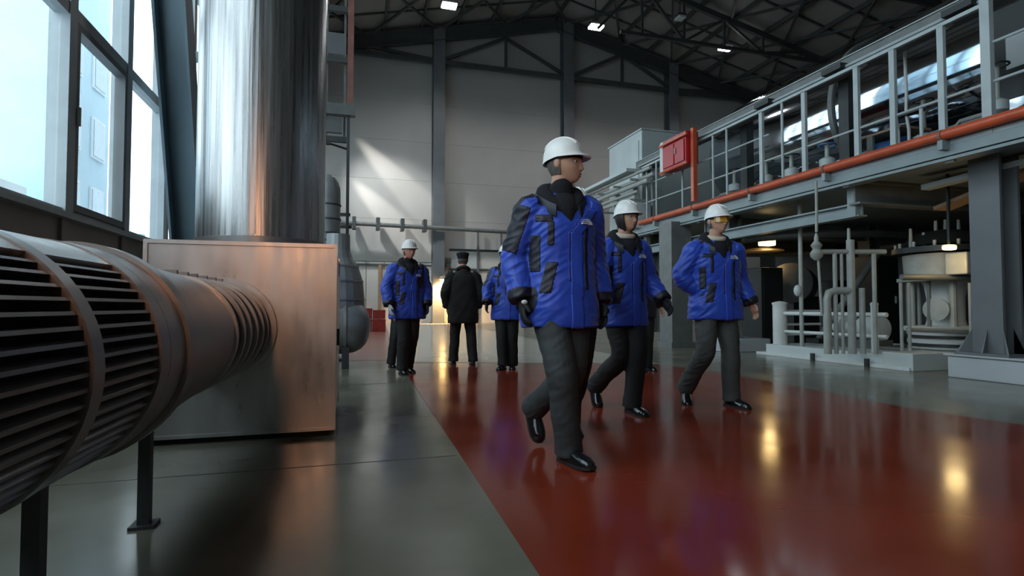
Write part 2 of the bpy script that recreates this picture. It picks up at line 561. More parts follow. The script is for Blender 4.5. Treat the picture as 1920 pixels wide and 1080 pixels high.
for k in range(len(bays) - 1):
    a, b = bays[k] + 0.085, bays[k + 1] - 0.085
    w = MB()
    w.box(XL - 0.10, XL + 0.02, a, b, SILL, SILL + 0.05)
    w.box(XL - 0.10, XL + 0.04, a, b, Z1 - 0.07, Z1 + 0.07)
    w.box(XL - 0.10, XL + 0.02, a, b, Z1 + 2.9, Z1 + 3.02)
    w.box(XL - 0.10, XL + 0.02, a, b, TOPW - 0.08, TOPW)
    w = struct(w.build('window_%d' % (k + 1), M_FRAME), 'tall steel framed window bay in the left wall')
    zz = [SILL + .05, Z1 - .07, Z1 + .07, Z1 + 2.9, Z1 + 3.02, TOPW - .08]
    for j in range(3):
        p = MB().box(XL - 0.045, XL - 0.035, a + .01, b - .01, zz[2 * j] + .005, zz[2 * j + 1] - .005).build('pane', GLASS, w)
    s = 0.075
    if k % 2 == 0:       # opening sash with its own heavier frame
        f = MB()
        f.box(XL - 0.07, XL + 0.05, a, a + s, zz[0], zz[1]).box(XL - 0.07, XL + 0.05, b - s, b, zz[0], zz[1])
        f.box(XL - 0.07, XL + 0.05, a + s, b - s, zz[0], zz[0] + s).box(XL - 0.07, XL + 0.05, a + s, b - s, zz[1] - s, zz[1])
        f.build('sash', M_COLUMN, w)
        MB().box(XL + 0.05, XL + 0.08, a + s * .3, a + s * .7, (zz[0] + zz[1]) / 2 - .1, (zz[0] + zz[1]) / 2 + .1).build('handle', M_WHITE, w)

# leaning blue-grey column in front of the windows
p0, p1 = on_x(354, 462, -2.42), on_x(323, 0, -2.42)
dv = (p1 - p0) / (p1.z - p0.z)
foot, head_ = p0 + dv * (0.0 - p0.z), p0 + dv * (12.0 - p0.z)
lc = thing('steel_column', 'blue grey steel column leaning beside the tall windows behind the big duct', 'column', foot)
MB().ibeam(foot, head_, 0.40, 0.42, 0.035, (1, 0, 0)).build('shaft', M_BLUECOL, lc)
MB().box(foot.x - .3, foot.x + .3, foot.y - .3, foot.y + .3, 0, .03).build('base_plate', M_BLUECOL, lc)
pb = on_x(366, 107, -2.30)
MB().box(pb.x - .02, pb.x + .12, pb.y - .1, pb.y + .1, pb.z - .05, pb.z + .05).build('bracket', M_WHITE, lc)

# ------------------------------------------------------------------ outside, seen through the glass
yard = MB().box(-60, XL - 0.25, -30, 60, -0.3, -0.05).build('ground_outside', M_SNOW)
struct(yard, 'pale yard outside the windows')


def outbuilding(label, x0, x1, y0_, y1_, h, m, nwin, door=False):
    b = thing('building', label, 'building', ((x0 + x1) / 2, (y0_ + y1_) / 2, 0))
    MB().box(x0, x1, y0_, y1_, -0.05, h).build('wall', m, b)
    MB().box(x0 - .15, x1 + .15, y0_ - .15, y1_ + .15, h, h + .25).build('roof_edge', M_FACADEW, b)
    for i in range(nwin):
        yy = y0_ + (y1_ - y0_) * (i + .5) / nwin
        for z in [1.2 + 2.6 * q for q in range(int((h - 1.5) / 2.6))]:
            f = MB().box(x1, x1 + 0.06, yy - .55, yy + .55, z, z + 1.5).build('window', M_FACADEW, b)
            MB().box(x1 + .06, x1 + .08, yy - .47, yy + .47, z + .08, z + 1.42).build('pane', M_FACDARK, f)
    return b


outbuilding('pale blue building seen outside through the nearest windows', -16, -10, 6.0, 10.2, 12.5, M_FACADE, 2)
outbuilding('low white building seen outside through the nearest windows', -13, -9.5, 12.2, 20, 4.2, M_FACADEW, 3)
outbuilding('pale blue tower seen outside through the second window', -14, -9.2, 21.5, 25.5, 14, M_FACADE, 2)
outbuilding('white shed seen outside through the window beside the leaning column', -20, -13, 29, 40, 4.4, M_FACADEW, 3)
# pipe bridge outside
pbg = thing('pipe_bridge', 'pale pipe run on posts outside the windows', 'pipes', (-7.5, 12, 0))
for z, r_ in ((3.0, .12), (3.4, .08)):
    MB().tube([(-7.5, 2, z), (-7.5, 24, z)], r_, 12).build('pipe', M_FACADEW, pbg, 40)
for y in (4, 9, 14, 19, 24):
    MB().box(-7.58, -7.42, y - .08, y + .08, -.05, 3.6).build('post', M_FACADE, pbg)
    MB().bar((-7.9, y, 2.82), (-7.1, y, 2.82), .1).build('crossarm', M_FACADE, pbg)

# ================================================================== DUCTWORK ON THE LEFT
BX0, BX1, BY0, BY1, BZ = -1.24, -0.095, 4.04, 5.25, 1.295
bxl = thing('plenum_box', 'large galvanised steel plenum box standing on the floor under the vertical duct', 'duct box', (-0.66, 4.6, 0))
MB().box(BX0, BX1, BY0, BY1, 0.045, BZ).build('casing', M_GALV, bxl, bevel=0.008)
MB().box(BX0 + .04, BX1 - .04, BY0 + .04, BY1 - .04, 0.0, 0.045).build('base_frame', M_BLACKIN, bxl)
for x in (BX0, BX1):
    for y in (BY0, BY1):
        MB().box(x - .012, x + .012, y - .012, y + .012, .045, BZ + .004).build('corner_seam', M_GALV, bxl)
for y in (BY0, BY1):
    MB().box(BX0 - .01, BX1 + .01, y - .014, y + .014, BZ - .012, BZ + .014).build('top_flange', M_GALV, bxl)
    MB().box(BX0 - .008, BX1 + .008, y - .010, y + .010, .04, .062).build('bottom_flange', M_GALV, bxl)
MB().box(BX1, BX1 + .012, BY0 + .14, BY1 - .14, .16, BZ - .16).build('side_panel_or_shade', M_GALV, bxl)
MB().box(BX1 + .012, BX1 + .03, BY0 + .2, BY0 + .23, .6, .72).build('latch', M_DARKLEG, bxl)

VX, VY, VR = -0.645, 4.66, 0.455
vd = thing('vertical_duct', 'wide shiny vertical steel duct rising from the plenum box', 'duct', (VX, VY, BZ))
MB().lathe((VX, VY, BZ), (0, 0, 1), [(0.055, VR), (3.0, VR), (6.0, VR), (12.4, VR)], 64).build('shell', M_GALVDUCT, vd, 50)
MB().lathe((VX, VY, BZ), (0, 0, 1), [(0.016, VR + .035), (0.03, VR + .035), (0.032, VR + .012), (0.075, VR + .012), (.078, VR)], 64).build('base_flange', M_DRUM, vd, 40)
for z in (2.55, 5.1, 7.65):
    MB()._closed_lathe((VX, VY, BZ + z), (0, 0, 1), [(-.03, VR), (-.03, VR + .012), (.03, VR + .012), (.03, VR)], 64).build('joint_band', M_GALVDUCT, vd, 40)
MB().box(VX - .02, VX + .02, VY - VR - .006, VY - VR + .02, BZ + .09, BZ + 12).build('seam', M_GALVDUCT, vd)

# louvred intake drum lying along the hall towards the box
AZ = 0.735


def ax(y):
    return -0.885 + 0.09 * (y - 1.0) / 3.0


def apt(y):
    return Vector((ax(y), y, AZ))


AX = (apt(4) - apt(1)).normalized()
DR = 0.335
rightv = AX.cross(Vector((0, 0, 1))).normalized()
upv = rightv.cross(AX).normalized()
dr = thing('louvred_intake', 'big grey louvred air intake drum on thin legs leading to the plenum box', 'air intake', (ax(1.5), 1.5, 0))
MB().lathe(apt(0.1), AX, [(0, DR - .075), (1.88, DR - .075)], 48).build('dark_core', M_BLACKIN, dr, 50)
for y, w_ in ((0.12, .07), (0.62, .055), (1.05, .055), (1.47, .055), (1.90, .075)):
    MB()._closed_lathe(apt(y), AX, [(-w_ / 2, DR - .08), (-w_ / 2, DR + .004), (w_ / 2, DR + .004), (w_ / 2, DR - .08)], 56).build('hoop', M_DRUM, dr, 40)
# closed band along the top and along the bottom, slats between
for a0, a1, nm in ((52, 118, 'top_sheet'), (232, 300, 'bottom_sheet')):
    pr = []
    for i in range(13):
        a = R(a0 + (a1 - a0) * i / 12)
        d_ = rightv * math.cos(a) + upv * math.sin(a)
        pr.append(d_)
    rings = []
    for y in (0.1, 1.9):
        rings.append([apt(y) + d_ * DR for d_ in pr] + [apt(y) + d_ * (DR - .02) for d_ in pr[::-1]])
    MB().loft(rings).build(nm, M_GALV if nm == 'top_sheet' else M_DRUM, dr, 40)  # paler steel puts the window highlight into the top sheet
bayE = [(0.155, 0.592), (0.648, 1.022), (1.078, 1.442), (1.498, 1.862)]
angs = [50 - 172 / 29 * (i + .5) for i in range(29)] + [126 + 104 / 12 * (i + .5) for i in range(12)]
for (ya, yb) in bayE[1:]:
    for a in angs:
        a = R(a)
        d_ = rightv * math.cos(a) + upv * math.sin(a)
        tng = (upv * math.cos(a) - rightv * math.sin(a))
        o_ = d_ * (DR - .004)
        i_ = d_ * (DR - .034) + tng * 0.012         # slat leans inwards and up
        th = tng * 0.0045
        rings = []
        for y in (ya - .02, yb + .02):
            c = apt(y)
            rings.append([c + o_ - th, c + o_ + th, c + i_ + th * .6, c + i_ - th * .6])
        MB().loft(rings).build('slat', M_SLAT, dr)
MB()._closed_lathe(apt(2.03), AX, [(-.09, DR - .03), (-.09, DR + .004), (.055, DR + .004), (.055, DR + .018), (.085, DR + .018), (.085, DR - .03)], 64).build('end_flange', M_DRUM, dr, 40)
MB()._closed_lathe(apt(2.145), AX, [(-.03, DR - .03), (-.03, DR + .018), (.012, DR + .018), (.012, DR - .03)], 64).build('flange_ring', M_DRUM, dr, 40)
for k in range(20):
    a = 2 * math.pi * k / 20
    d_ = rightv * math.cos(a) + upv * math.sin(a)
    MB().cyl(apt(2.09) + d_ * (DR + .006), apt(2.18) + d_ * (DR + .006), .007, 6).build('bolt', M_DARKLEG, dr)
MB().lathe(apt(2.15), AX, [(0, DR - .008), (.05, DR - .008), (.62, DR - .03), (.90, DR - .045)], 56).build('reducer', M_DRUM, dr, 40)
MB().lathe(apt(3.05), AX, [(-.03, .27)] + [(.0 + .05 * i, .272 + (.020 if i % 2 else .0)) for i in range(20)] + [(.99, .27)], 56).build('flexible_collar', M_RUBBER, dr, 70)
for y in (3.03, 3.20, 3.36, 3.55, 3.74, 3.90):
    r_ = .297
    MB()._closed_lathe(apt(y), AX, [(-.016, r_ - .03), (-.016, r_ + .006), (.016, r_ + .006), (.016, r_ - .03)], 56).build('clamp_band', M_GALV, dr, 40)
    c = apt(y) + upv * (r_ + .012)
    MB().bar(c - rightv * .03, c + rightv * .03, .024, .024).build('clamp_bolt', M_DRUM, dr)
MB()._closed_lathe(apt(4.02), AX, [(-.02, .26), (-.02, .335), (.015, .335), (.015, .26)], 56).build('wall_collar', M_GALV, dr, 40)
for y, dx in ((0.7, .0), (1.82, .02), (2.60, .0)):
    for side in (1,):
        x = ax(y) + .055
        lg = MB()
        lg.bar((x, y, 0.012), (x, y, AZ - DR + .12), .042, .042)
        lg = lg.build('leg', M_DARKLEG, dr)
        MB().box(x - .045, x + .045, y - .045, y + .045, 0, .012).build('foot_plate', M_DARKLEG, lg)

# ------------------------------------------------------------------ elbow duct and pipes beyond the box
EY = 8.55
ec = at(655, 612, 8.25)
el = thing('elbow_duct', 'rounded segmented steel elbow duct bulging out beyond the plenum box', 'duct', (ec.x - .3, ec.y, 0))
tz = ec.z
x_end = ec.x + .30
prof = [(0, .30), (.10, .365), (.45, .39)]
MB().lathe((x_end, ec.y, tz), (-1, 0, 0), [(0, .05), (.02, .16), (.06, .25), (.13, .33), (.23, .38), (.36, .40), (1.2, .40)], 40).build('domed_end', M_LAG, el, 50)
MB()._closed_lathe((x_end - .36, ec.y, tz), (1, 0, 0), [(-.02, .38), (-.02, .415), (.02, .415), (.02, .38)], 40).build('joint_band', M_GALV, el, 40)
ux, uy = at(633, 600, 8.3).x, ec.y + .08
uz = lambda py: at(633, py, 8.3).z
MB().lathe((ux, uy, 0), (0, 0, 1), [(uz(640), .38), (uz(590), .39), (uz(560), .385), (uz(528), .36), (uz(500), .29), (uz(484), .21), (uz(470), .17), (uz(440), .165)], 20).build('upper_elbow', M_LAG, el, 12)
for py, r_ in ((562, .395), (528, .37), (500, .30)):
    MB()._closed_lathe((ux, uy, uz(py)), (0, 0, 1), [(-.012, r_ - .06), (-.012, r_), (.012, r_), (.012, r_ - .06)], 28).build('seam_band', M_GALV, el, 40)
for dx in (-.35, -.85):
    MB().box(x_end + dx - .05, x_end + dx + .05, ec.y - .32, ec.y + .32, 0, tz - .28).build('saddle', M_DARKLEG, el)

gp = at(612, 470, 9.2)
gn = thing('gooseneck_pipe', 'grey insulated pipe with rounded top standing behind the vertical duct', 'pipe', (gp.x, gp.y, 0))
gr = .215
gtop = at(612, 327, 9.2).z
gpts = [(gp.x, gp.y, 0.02), (gp.x, gp.y, gtop - .35)]
MB().tube(gpts, gr, 24).build('pipe', M_LAG, gn, 50)
MB().lathe((gp.x, gp.y, gtop - .35), (0, 0, 1), [(0, gr), (.12, gr * .97), (.22, gr * .85), (.30, gr * .6), (.34, gr * .3), (.35, .01)], 24).build('domed_cap', M_LAG, gn, 60)
for py in (385, 412, 438, 452):
    z = at(612, py, 9.2).z
    MB()._closed_lathe((gp.x, gp.y, z), (0, 0, 1), [(-.012, gr - .03), (-.012, gr + .014), (.012, gr + .014), (.012, gr - .03)], 24).build('hoop', M_DARKLEG, gn, 40)
MB().lathe((gp.x, gp.y, 0), (0, 0, 1), [(0, gr + .08), (.03, gr + .08)], 24).build('base_flange', M_DARKLEG, gn, 40)

# red oxide post with arms, and the thin pipe hanging down beside it
rp = at(653, 575, 10.2)
rz = lambda py: at(653, py, 10.2).z
rust = thing('support_post', 'tall rust red steel post with dark cross arms beside the vertical duct', 'post', (rp.x, rp.y, 0))
MB().bar((rp.x, rp.y, rz(200)), (rp.x, rp.y, 12.5), .11, .13).build('upper_shaft', M_RUST, rust)
MB().bar((rp.x - .03, rp.y, 0), (rp.x - .03, rp.y, rz(200)), .055, .055).build('lower_shaft', M_DARKLEG, rust)
MB().bar((rp.x - 1.6, rp.y - .02, rz(209)), (rp.x + .09, rp.y - .02, rz(209)), .16, .20).build('cross_arm', M_MACH, rust)
for py, xe in ((18, .01), (113, -.06), (262, -.06), (402, .02), (425, .05)):
    MB().bar((rp.x - 1.4, rp.y + .05, rz(py)), (rp.x + xe, rp.y + .05, rz(py)), .08, .10 if py < 300 else .05).build('cross_arm', M_TRUSS, rust)
MB().box(rp.x - .46, rp.x - .14, rp.y + .02, rp.y + .1, rz(250), rz(222)).build('bracket_plate', M_MACH, rust)
for dx in (-.10, -.42):
    MB().bar((rp.x + dx, rp.y + .12, rz(262)), (rp.x + dx, rp.y + .12, 9.0), .04).build('hanger_rod', M_MACH, rust)
MB().box(rp.x - .40, rp.x - .12, rp.y + .10, rp.y + .2, rz(100), rz(60)).build('junction_box', M_COLUMN, rust)
vp = at(601, 268, 9.8)
vv = MB()
vv.tube(arc(vp, .13, 0, 360, 16, (0, 1, 0), (0, 0, 1))[:-1], .02, 8, True, True)
vv.cyl(vp - Vector((.12, 0, 0)), vp + Vector((.16, 0, 0)), .03, 10)
for a in (0, 90):
    d_ = Vector((0, math.cos(R(a)), math.sin(R(a)))) * .13
    vv.cyl(vp - d_, vp + d_, .012, 6)
vv.cyl(vp + Vector((.16, 0, 0)), Vector((rp.x - .05, rp.y, vp.z)), .02, 8)
vh = vv.build('valve_handwheel', M_DARKLEG, rust, 40)
vh['label'] = 'dark valve handwheel'

# ------------------------------------------------------------------ along the back wall
bz = on_y(760, 424, YB - .5).z
pr_ = thing('wall_pipe', 'long grey pipe with hangers running across the end wall', 'pipe', (5, YB - .9, bz))
MB().tube([(-1.0, YB - .9, bz), (5.1, YB - .9, bz - .1), (13, YB - .9, bz - .25)], .11, 12).build('pipe', M_MACH, pr_, 40)
for px in (664, 709, 755, 797):
    x = on_y(px, 420, YB - .9).x
    MB().box(x - .09, x + .09, YB - 1.02, YB - .3, bz - .28, bz + .32).build('hanger', M_TRUSS, pr_)
lt = thing('wall_rail', 'dark horizontal rail across the lower white panels of the end wall', 'rail', (2, YB - .1, 3.2))
zrail = on_y(690, 496, YB - .1).z
MB().bar((-2.5, YB - .08, zrail), (5.0, YB - .08, zrail), .06, .10).build('rail', M_TRUSS, lt)
for px in (712, 842):
    x = on_y(px, 540, YB - .1).x
    MB().bar((x, YB - .08, 0), (x, YB - .08, zrail), .16, .08, (0, 1, 0)).build('upright', M_TAN, lt)
# glazed partition right of the first column
gpn = thing('partition', 'glazed partition with dark bars right of the first wall column', 'partition', (8.5, YB - .3, 0))
za, zb2 = on_y(900, 470, YB - .3).z, on_y(900, 506, YB - .3).z
x0, x1 = on_y(842, 500, YB - .3).x, on_y(985, 500, YB - .3).x
MB().bar((x0, YB - .3, za), (x1, YB - .3, za), .08, .12).build('head_rail', M_TRUSS, gpn)
MB().bar((x0, YB - .3, zb2), (x1, YB - .3, zb2), .08, .10).build('mid_rail', M_TRUSS, gpn)
for px in (896, 940, 984):
    x = on_y(px, 500, YB - .3).x
    MB().bar((x, YB - .3, 0), (x, YB - .3, on_y(900, 432, YB - .3).z), .10).build('mullion', M_COLUMN, gpn)
for i, (pa, pb_) in enumerate(((846, 894), (898, 938), (942, 982))):
    a, b = on_y(pa, 500, YB - .3).x, on_y(pb_, 500, YB - .3).x
    MB().box(a, b, YB - .28, YB - .25, zb2 + .06, za - .07).build('panel', M_PALE if i != 1 else M_WALLW, gpn)
    MB().box(a, b, YB - .28, YB - .25, 0, zb2 - .06).build('panel', M_WALLW, gpn)
# lamp-lit doorway and sodium lamp
dx0, dx1 = on_y(808, 560, YB - .1).x, on_y(842, 560, YB - .1).x
dd = struct(MB().box(dx0, dx1, YB - .12, YB - .04, 0, on_y(820, 527, YB).z).build('door_1', M_WALLW), 'cream door lit by a warm lamp in the end wall')
MB().box(dx1 - .18, dx1 - .1, YB - .17, YB - .12, 1.0, 1.12).build('door_handle', M_DARKLEG, dd)
sl = thing('wall_lamp', 'warm yellow lamp above the cream door in the end wall', 'lamp', ((dx0 + dx1) / 2, YB - 1.1, on_y(818, 521, YB - 1).z))
sp = Vector(sl.location)
MB().lathe(sp + Vector((0, 0, .12)), (0, 0, -1), [(0, .05), (.06, .16), (.16, .24), (.2, .26)], 18, True).build('shade', M_TAN, sl, 40)
MB().ball(sp + Vector((0, 0, -.14)), .15, .15, .12, 14, 8).build('bulb', M_LAMPSOD, sl, 60)
MB().bar(sp + Vector((0, 0, .1)), sp + Vector((0, 1.0, .3)), .05).build('arm', M_DARKLEG, sl)
light('wall_lamp_glow', 'SPOT', sp + Vector((0, -.05, -.30)), 1500, (1, .62, .26), target=(sp.x + .2, YB, .2), spot_size=R(150), spot_blend=.8, shadow_soft_size=.15)
# crates on the floor by the wall
for k, (px, w_, d_, h_, dz) in enumerate(((684, .40, .5, .42, 0), (708, .40, .5, .42, 0), (684, .40, .5, .36, .45), (708, .38, .5, .30, .45))):
    b0 = at(px, 592, 21)
    cb = thing('crate', ('red crate on the floor left of the crate pair by the far wall', 'red crate on the floor right of the crate pair by the far wall',
                         'red crate on top of the left crate by the far wall', 'smaller red crate on top of the right crate by the far wall')[k], 'crate', (b0.x, 20.5, dz))
    mm = MB()
    t_ = .03
    mm.box(b0.x - w_ / 2, b0.x + w_ / 2, 20.5 - d_ / 2, 20.5 + d_ / 2, dz, dz + t_)
    for s in (-1, 1):
        mm.box(b0.x - w_ / 2, b0.x + w_ / 2, 20.5 + s * d_ / 2 - t_ / 2, 20.5 + s * d_ / 2 + t_ / 2, dz, dz + h_)
        mm.box(b0.x + s * w_ / 2 - t_ / 2, b0.x + s * w_ / 2 + t_ / 2, 20.5 - d_ / 2, 20.5 + d_ / 2, dz, dz + h_)
    mm.build('body', M_CRATE, cb)
    MB().box(b0.x - w_ / 2 - .02, b0.x + w_ / 2 + .02, 20.5 - d_ / 2 - .02, 20.5 + d_ / 2 + .02, dz + h_ - .05, dz + h_ + .01).build('rim', M_CRATE, cb)

# ------------------------------------------------------------------ roof lamps
for k, (px, py, on, lab) in enumerate(((842, 12, True, 'white glowing roof lamp on a bracket left of the roof ridge'),
                                       (1117, 52, True, 'white glowing roof lamp near the ridge above the leading man'),
                                       (1360, 92, True, 'white glowing roof lamp over the mezzanine side of the roof'),
                                       (1275, 35, False, 'small unlit round roof lamp between the two right lamps'))):
    p = at(px, py, (575 - py) and (14.15 - CAM_H) / ((575 - py) / 1050))
    L = thing('roof_lamp', lab, 'lamp', p)
    s = .36 if on else .22
    MB().box(p.x - s, p.x + s, p.y - .22, p.y + .22, p.z + .06, p.z + .2).build('housing', M_TRUSS, L, bevel=.02)
    MB().box(p.x - s + .03, p.x + s - .03, p.y - .26, p.y + .19, p.z - .04, p.z + .06).build('lens', M_LAMPWHITE if on else M_PALE, L, bevel=.02)
    MB().bar((p.x, p.y, p.z + .2), (p.x, p.y, roof_z(p.x) - .2), .05).build('drop_rod', M_TRUSS, L)
    if on:
        light('roof_lamp_beam', 'SPOT', p + Vector((0, 0, -.12)), 900, (.96, .97, 1.0), target=(p.x, p.y - .3, 0), spot_size=R(150), spot_blend=.7, shadow_soft_size=.3)
# ================================================================== MEZZANINE ON THE RIGHT
B = 6.8
YE = 12.2                         # far end of the railed deck
YN = 0.5
pipe_z = on_x(1520, 328, B).z
beam_bot = on_x(1900, 270, B).z
deck_z = pipe_z - 0.10
rail_z = on_x(1602, 124, B).z
mz = thing('mezzanine', 'steel mezzanine deck with a pale grey edge beam along the right side of the hall', 'mezzanine', (B + 3, 7, 0))
MB().box(B + .02, B + 7.2, YN, YE + 3.2, deck_z - .10, deck_z).build('deck', M_MEZZ, mz)
MB().ibeam((B + .10, YN, (deck_z - .1 + beam_bot) / 2), (B + .10, YE + 3.2, (deck_z - .1 + beam_bot) / 2), .20, deck_z - .1 - beam_bot, .035).build('edge_beam', M_MEZZ, mz)
for y in (1.9, 3.4, 4.9, 6.35, 8.1, 9.9, 11.7):
    MB().bar((B + .07, y, deck_z - .1), (B + .07, y, beam_bot - .02), .10, .05, (1, 0, 0)).build('stiffener', M_MEZZ, mz)
for y in (3.4, 6.35, 9.9, 13.0):
    MB().ibeam((B + .2, y, deck_z - .28), (B + 7.2, y, deck_z - .28), .18, .34, .03).build('cross_beam', M_MACH, mz)
lowz = on_x(1420, 430, B + .35).z
MB().ibeam((B + .35, 6.35, lowz), (B + .35, 12.6, lowz), .16, .20, .025).build('lower_beam', M_MEZZ, mz)
for y in (6.45, 9.9, 12.4):
    MB().bar((B + .30, y, beam_bot), (B + .30, y, lowz - .1), .14, .10, (1, 0, 0)).build('hanger_plate', M_MEZZ, mz)
pa = on_x(1735, 352, B + .9)
pb_ = on_x(1930, 303, B + .9)
MB().bar(pa, pb_ + (pb_ - pa) * .6, .16, .07).build('outrigger', M_PALE, mz)
pa = on_x(1765, 392, B + 1.3)
pb_ = on_x(1900, 336, B + 1.3)
MB().bar(pa, pb_ + (pb_ - pa) * .6, .30, .05).build('soffit_strip', M_TAN, mz)
# round underside panel
MB().tube(arc((B + 3.4, 10.6, 2.30), 2.2, 0, 360, 40, (1, 0, 0), (0, 1, 0))[:-1], .07, 6, True, True).build('ring_beam', M_MACH, mz, 40)
for x, y in ((B + .55, 9.55), (B + .55, 12.6), (B + 4.5, 9.9), (B + 4.5, 3.4)):
    MB().ibeam((x, y, .24), (x, y, deck_z - .1), .30, .30, .03, (1, 0, 0)).build('column', M_MACH, mz)
    if y != 12.6:
        MB().box(x - .36, x + .62, y - .36, y + .36, 0, .25).build('column_plinth', M_PLINTH, mz, bevel=.012)

# the front heavy column on its long plinth
cp = on_floor(1788, 706)
hp = thing('plinth', 'long low white concrete plinth under the grey column on the right', 'plinth', (cp.x + .6, cp.y - 1.2, 0))
MB().box(cp.x - .1, cp.x + 1.5, cp.y - 2.8, cp.y, 0, .27).build('block', M_PLINTH, hp, bevel=.015)
MB().box(cp.x - .13, cp.x + 1.53, cp.y - 2.83, cp.y + .03, .27, .295).build('top_slab', M_PLINTH, hp, bevel=.006)
cc = at(1872, 660, 6.75)
hc = thing('steel_column', 'thick grey steel column standing on the long white plinth on the right', 'column', (cc.x, cc.y, .295))
MB().ibeam((cc.x, cc.y, .295), (cc.x, cc.y, deck_z - .12), .34, .34, .04, (1, 0, 0)).build('shaft', M_COLUMN, hc)
MB().box(cc.x - .3, cc.x + .3, cc.y - .3, cc.y + .3, .295, .33).build('base_plate', M_COLUMN, hc)
for dx, dy in ((-.24, .0), (.24, 0), (0, -.24), (0, .24), (-.24, .24), (-.24, -.24)):
    MB().add([(cc.x + dx * .7, cc.y + dy * .7, .33), (cc.x + dx * 1.15, cc.y + dy * 1.15 + .012, .33), (cc.x + dx * 1.15, cc.y + dy * 1.15 - .012, .33),
              (cc.x + dx * .7, cc.y + dy * .7, .62)], [(0, 1, 2), (0, 2, 3), (0, 3, 1), (1, 3, 2)]).build('gusset', M_COLUMN, hc)

# orange pipe on brackets
op = thing('orange_pipe', 'orange red pipe running along the outer edge of the mezzanine', 'pipe', (B - .06, 6, pipe_z))
MB().tube([(B - .06, YN, pipe_z + .01), (B - .06, YE - .1, pipe_z)], .062, 16).build('pipe', M_ORANGE, op, 40)
for y in (1.9, 3.4, 4.9, 6.6, 8.2, 9.9, 11.4):
    MB().box(B - .10, B + .05, y - .03, y + .03, pipe_z - .17, pipe_z - .055).build('bracket', M_MEZZ, op)
    MB()._closed_lathe((B - .06, y, pipe_z), (0, 1, 0), [(-.02, .058), (-.02, .072), (.02, .072), (.02, .058)], 16).build('clip', M_RUST, op, 40)

# railing
rl = thing('railing', 'pale grey steel railing along the edge of the mezzanine', 'railing', (B, 7, deck_z))


def y_at(px):
    q = (px - 960) / 1050
    return B * (0.9603 - 0.279 * q) / (0.279 + 0.9603 * q)


heavy = (1771, 1678, 1609, 1509, 1428)
thin = (1730, 1467, 1362, 1336, 1278, 1229, 1211)
for px in heavy:
    y = y_at(px)
    MB().bar((B + .05, y, deck_z), (B + .05, y, rail_z), .075, .05, (1, 0, 0)).build('post', M_RAIL, rl)
for px in thin:
    y = y_at(px)
    MB().tube([(B + .05, y, deck_z), (B + .05, y, rail_z if px < 1700 else deck_z + .55)], .022, 8).build('post', M_RAIL, rl, 40)
yt = y_at(1858)
MB().bar((B + .05, yt, deck_z), (B + .05, yt, rail_z + .55), .10, .07, (1, 0, 0)).build('tall_post', M_RAIL, rl)
MB().bar((B + .05, yt - .05, rail_z + .02), (B + .05, YE - .05, rail_z), .05, .045).build('top_rail', M_RAIL, rl)
for fz, r_ in ((.40, .018),):
    MB().tube([(B + .07, YN, deck_z + (rail_z - deck_z) * fz), (B + .07, YE - .05, deck_z + (rail_z - deck_z) * fz)], r_, 8).build('mid_rail', M_RAIL, rl, 40)
ya, yb = y_at(1440), YE - .05
for fz in (.70,):
    MB().tube([(B + .07, ya, deck_z + (rail_z - deck_z) * fz), (B + .07, yb, deck_z + (rail_z - deck_z) * fz)], .016, 8).build('mid_rail', M_RAIL, rl, 40)
MB().tube([(B + .07, YN, on_x(1900, 58, B).z), (B + .07, yt, on_x(1900, 58, B).z)], .018, 8).build('mid_rail', M_RAIL, rl, 40)
MB().bar((B + .03, YN, deck_z + .06), (B + .03, YE, deck_z + .06), .012, .12).build('toe_board', M_RAIL, rl)

# cable duct above the top rail
cd = thing('cable_duct', 'grey cable duct running just above the mezzanine top rail', 'cable duct', (B + .2, 7, rail_z))
cz0, cz1 = rail_z + .05, rail_z + .24
MB().box(B + .12, B + .34, YN, YE + .4, cz0, cz1).build('trough', M_MACH, cd)
MB().box(B + .10, B + .36, YN, YE + .4, cz1, cz1 + .015).build('lid', M_RAIL, cd)
MB().tube([(B + .09, YN, cz0 + .05), (B + .09, YE + .2, cz0 + .05)], .025, 8).build('conduit', M_RAIL, cd, 40)
for px in (1800, 1562, 1430):
    y = y_at(px)
    MB().box(B - .02, B + .16, y - .22, y + .12, cz0 + .02, cz0 + .10).build('junction_box', M_DARKMACH, cd)
for px in (1771, 1609, 1428, 1336, 1229):
    y = y_at(px)
    MB().bar((B + .10, y, rail_z - .02), (B + .22, y, cz0 + .01), .05, .04).build('support_arm', M_RAIL, cd)

# red hose cabinet in its orange frame, on the railing
r0, r1 = y_at(1322), y_at(1270)
zr0, zr1 = on_x(1290, 316, B).z, on_x(1290, 258, B).z
rb = thing('hose_cabinet', 'bright red cabinet hung in an orange frame on the mezzanine railing', 'cabinet', (B, (r0 + r1) / 2, zr0))
MB().box(B - .34, B - .04, r0 + .1, r1 - .02, zr0, zr1).build('casing', M_REDBOX, rb, bevel=.02)
ym = (r0 + r1) / 2
MB().box(B - .365, B - .34, r0 + .14, ym - .02, zr0 + .05, zr1 - .16).build('door', M_REDBOX, rb, bevel=.006)
MB().box(B - .365, B - .34, ym + .02, r1 - .06, zr0 + .05, zr1 - .16).build('door', M_REDBOX, rb, bevel=.006)
MB().box(B - .39, B - .365, ym - .07, ym - .045, zr0 + .25, zr0 + .38).build('handle', M_RAIL, rb)
MB().bar((B - .20, r0 + .03, pipe_z + .08), (B - .20, r0 + .03, zr1 + .03), .09, .09).build('frame_post', M_ORANGE, rb)
for z in (zr0 - .03, zr1 - .10):
    MB().tube([(B - .38, r0, z), (B - .38, r1 + .05, z)], .025, 8).build('frame_rail', M_ORANGE, rb, 40)
MB().box(B - .32, B - .06, r1 + .0, r1 + .16, zr0 - .05, zr1 + .03).build('side_tank', M_WHITE, rb, bevel=.04)

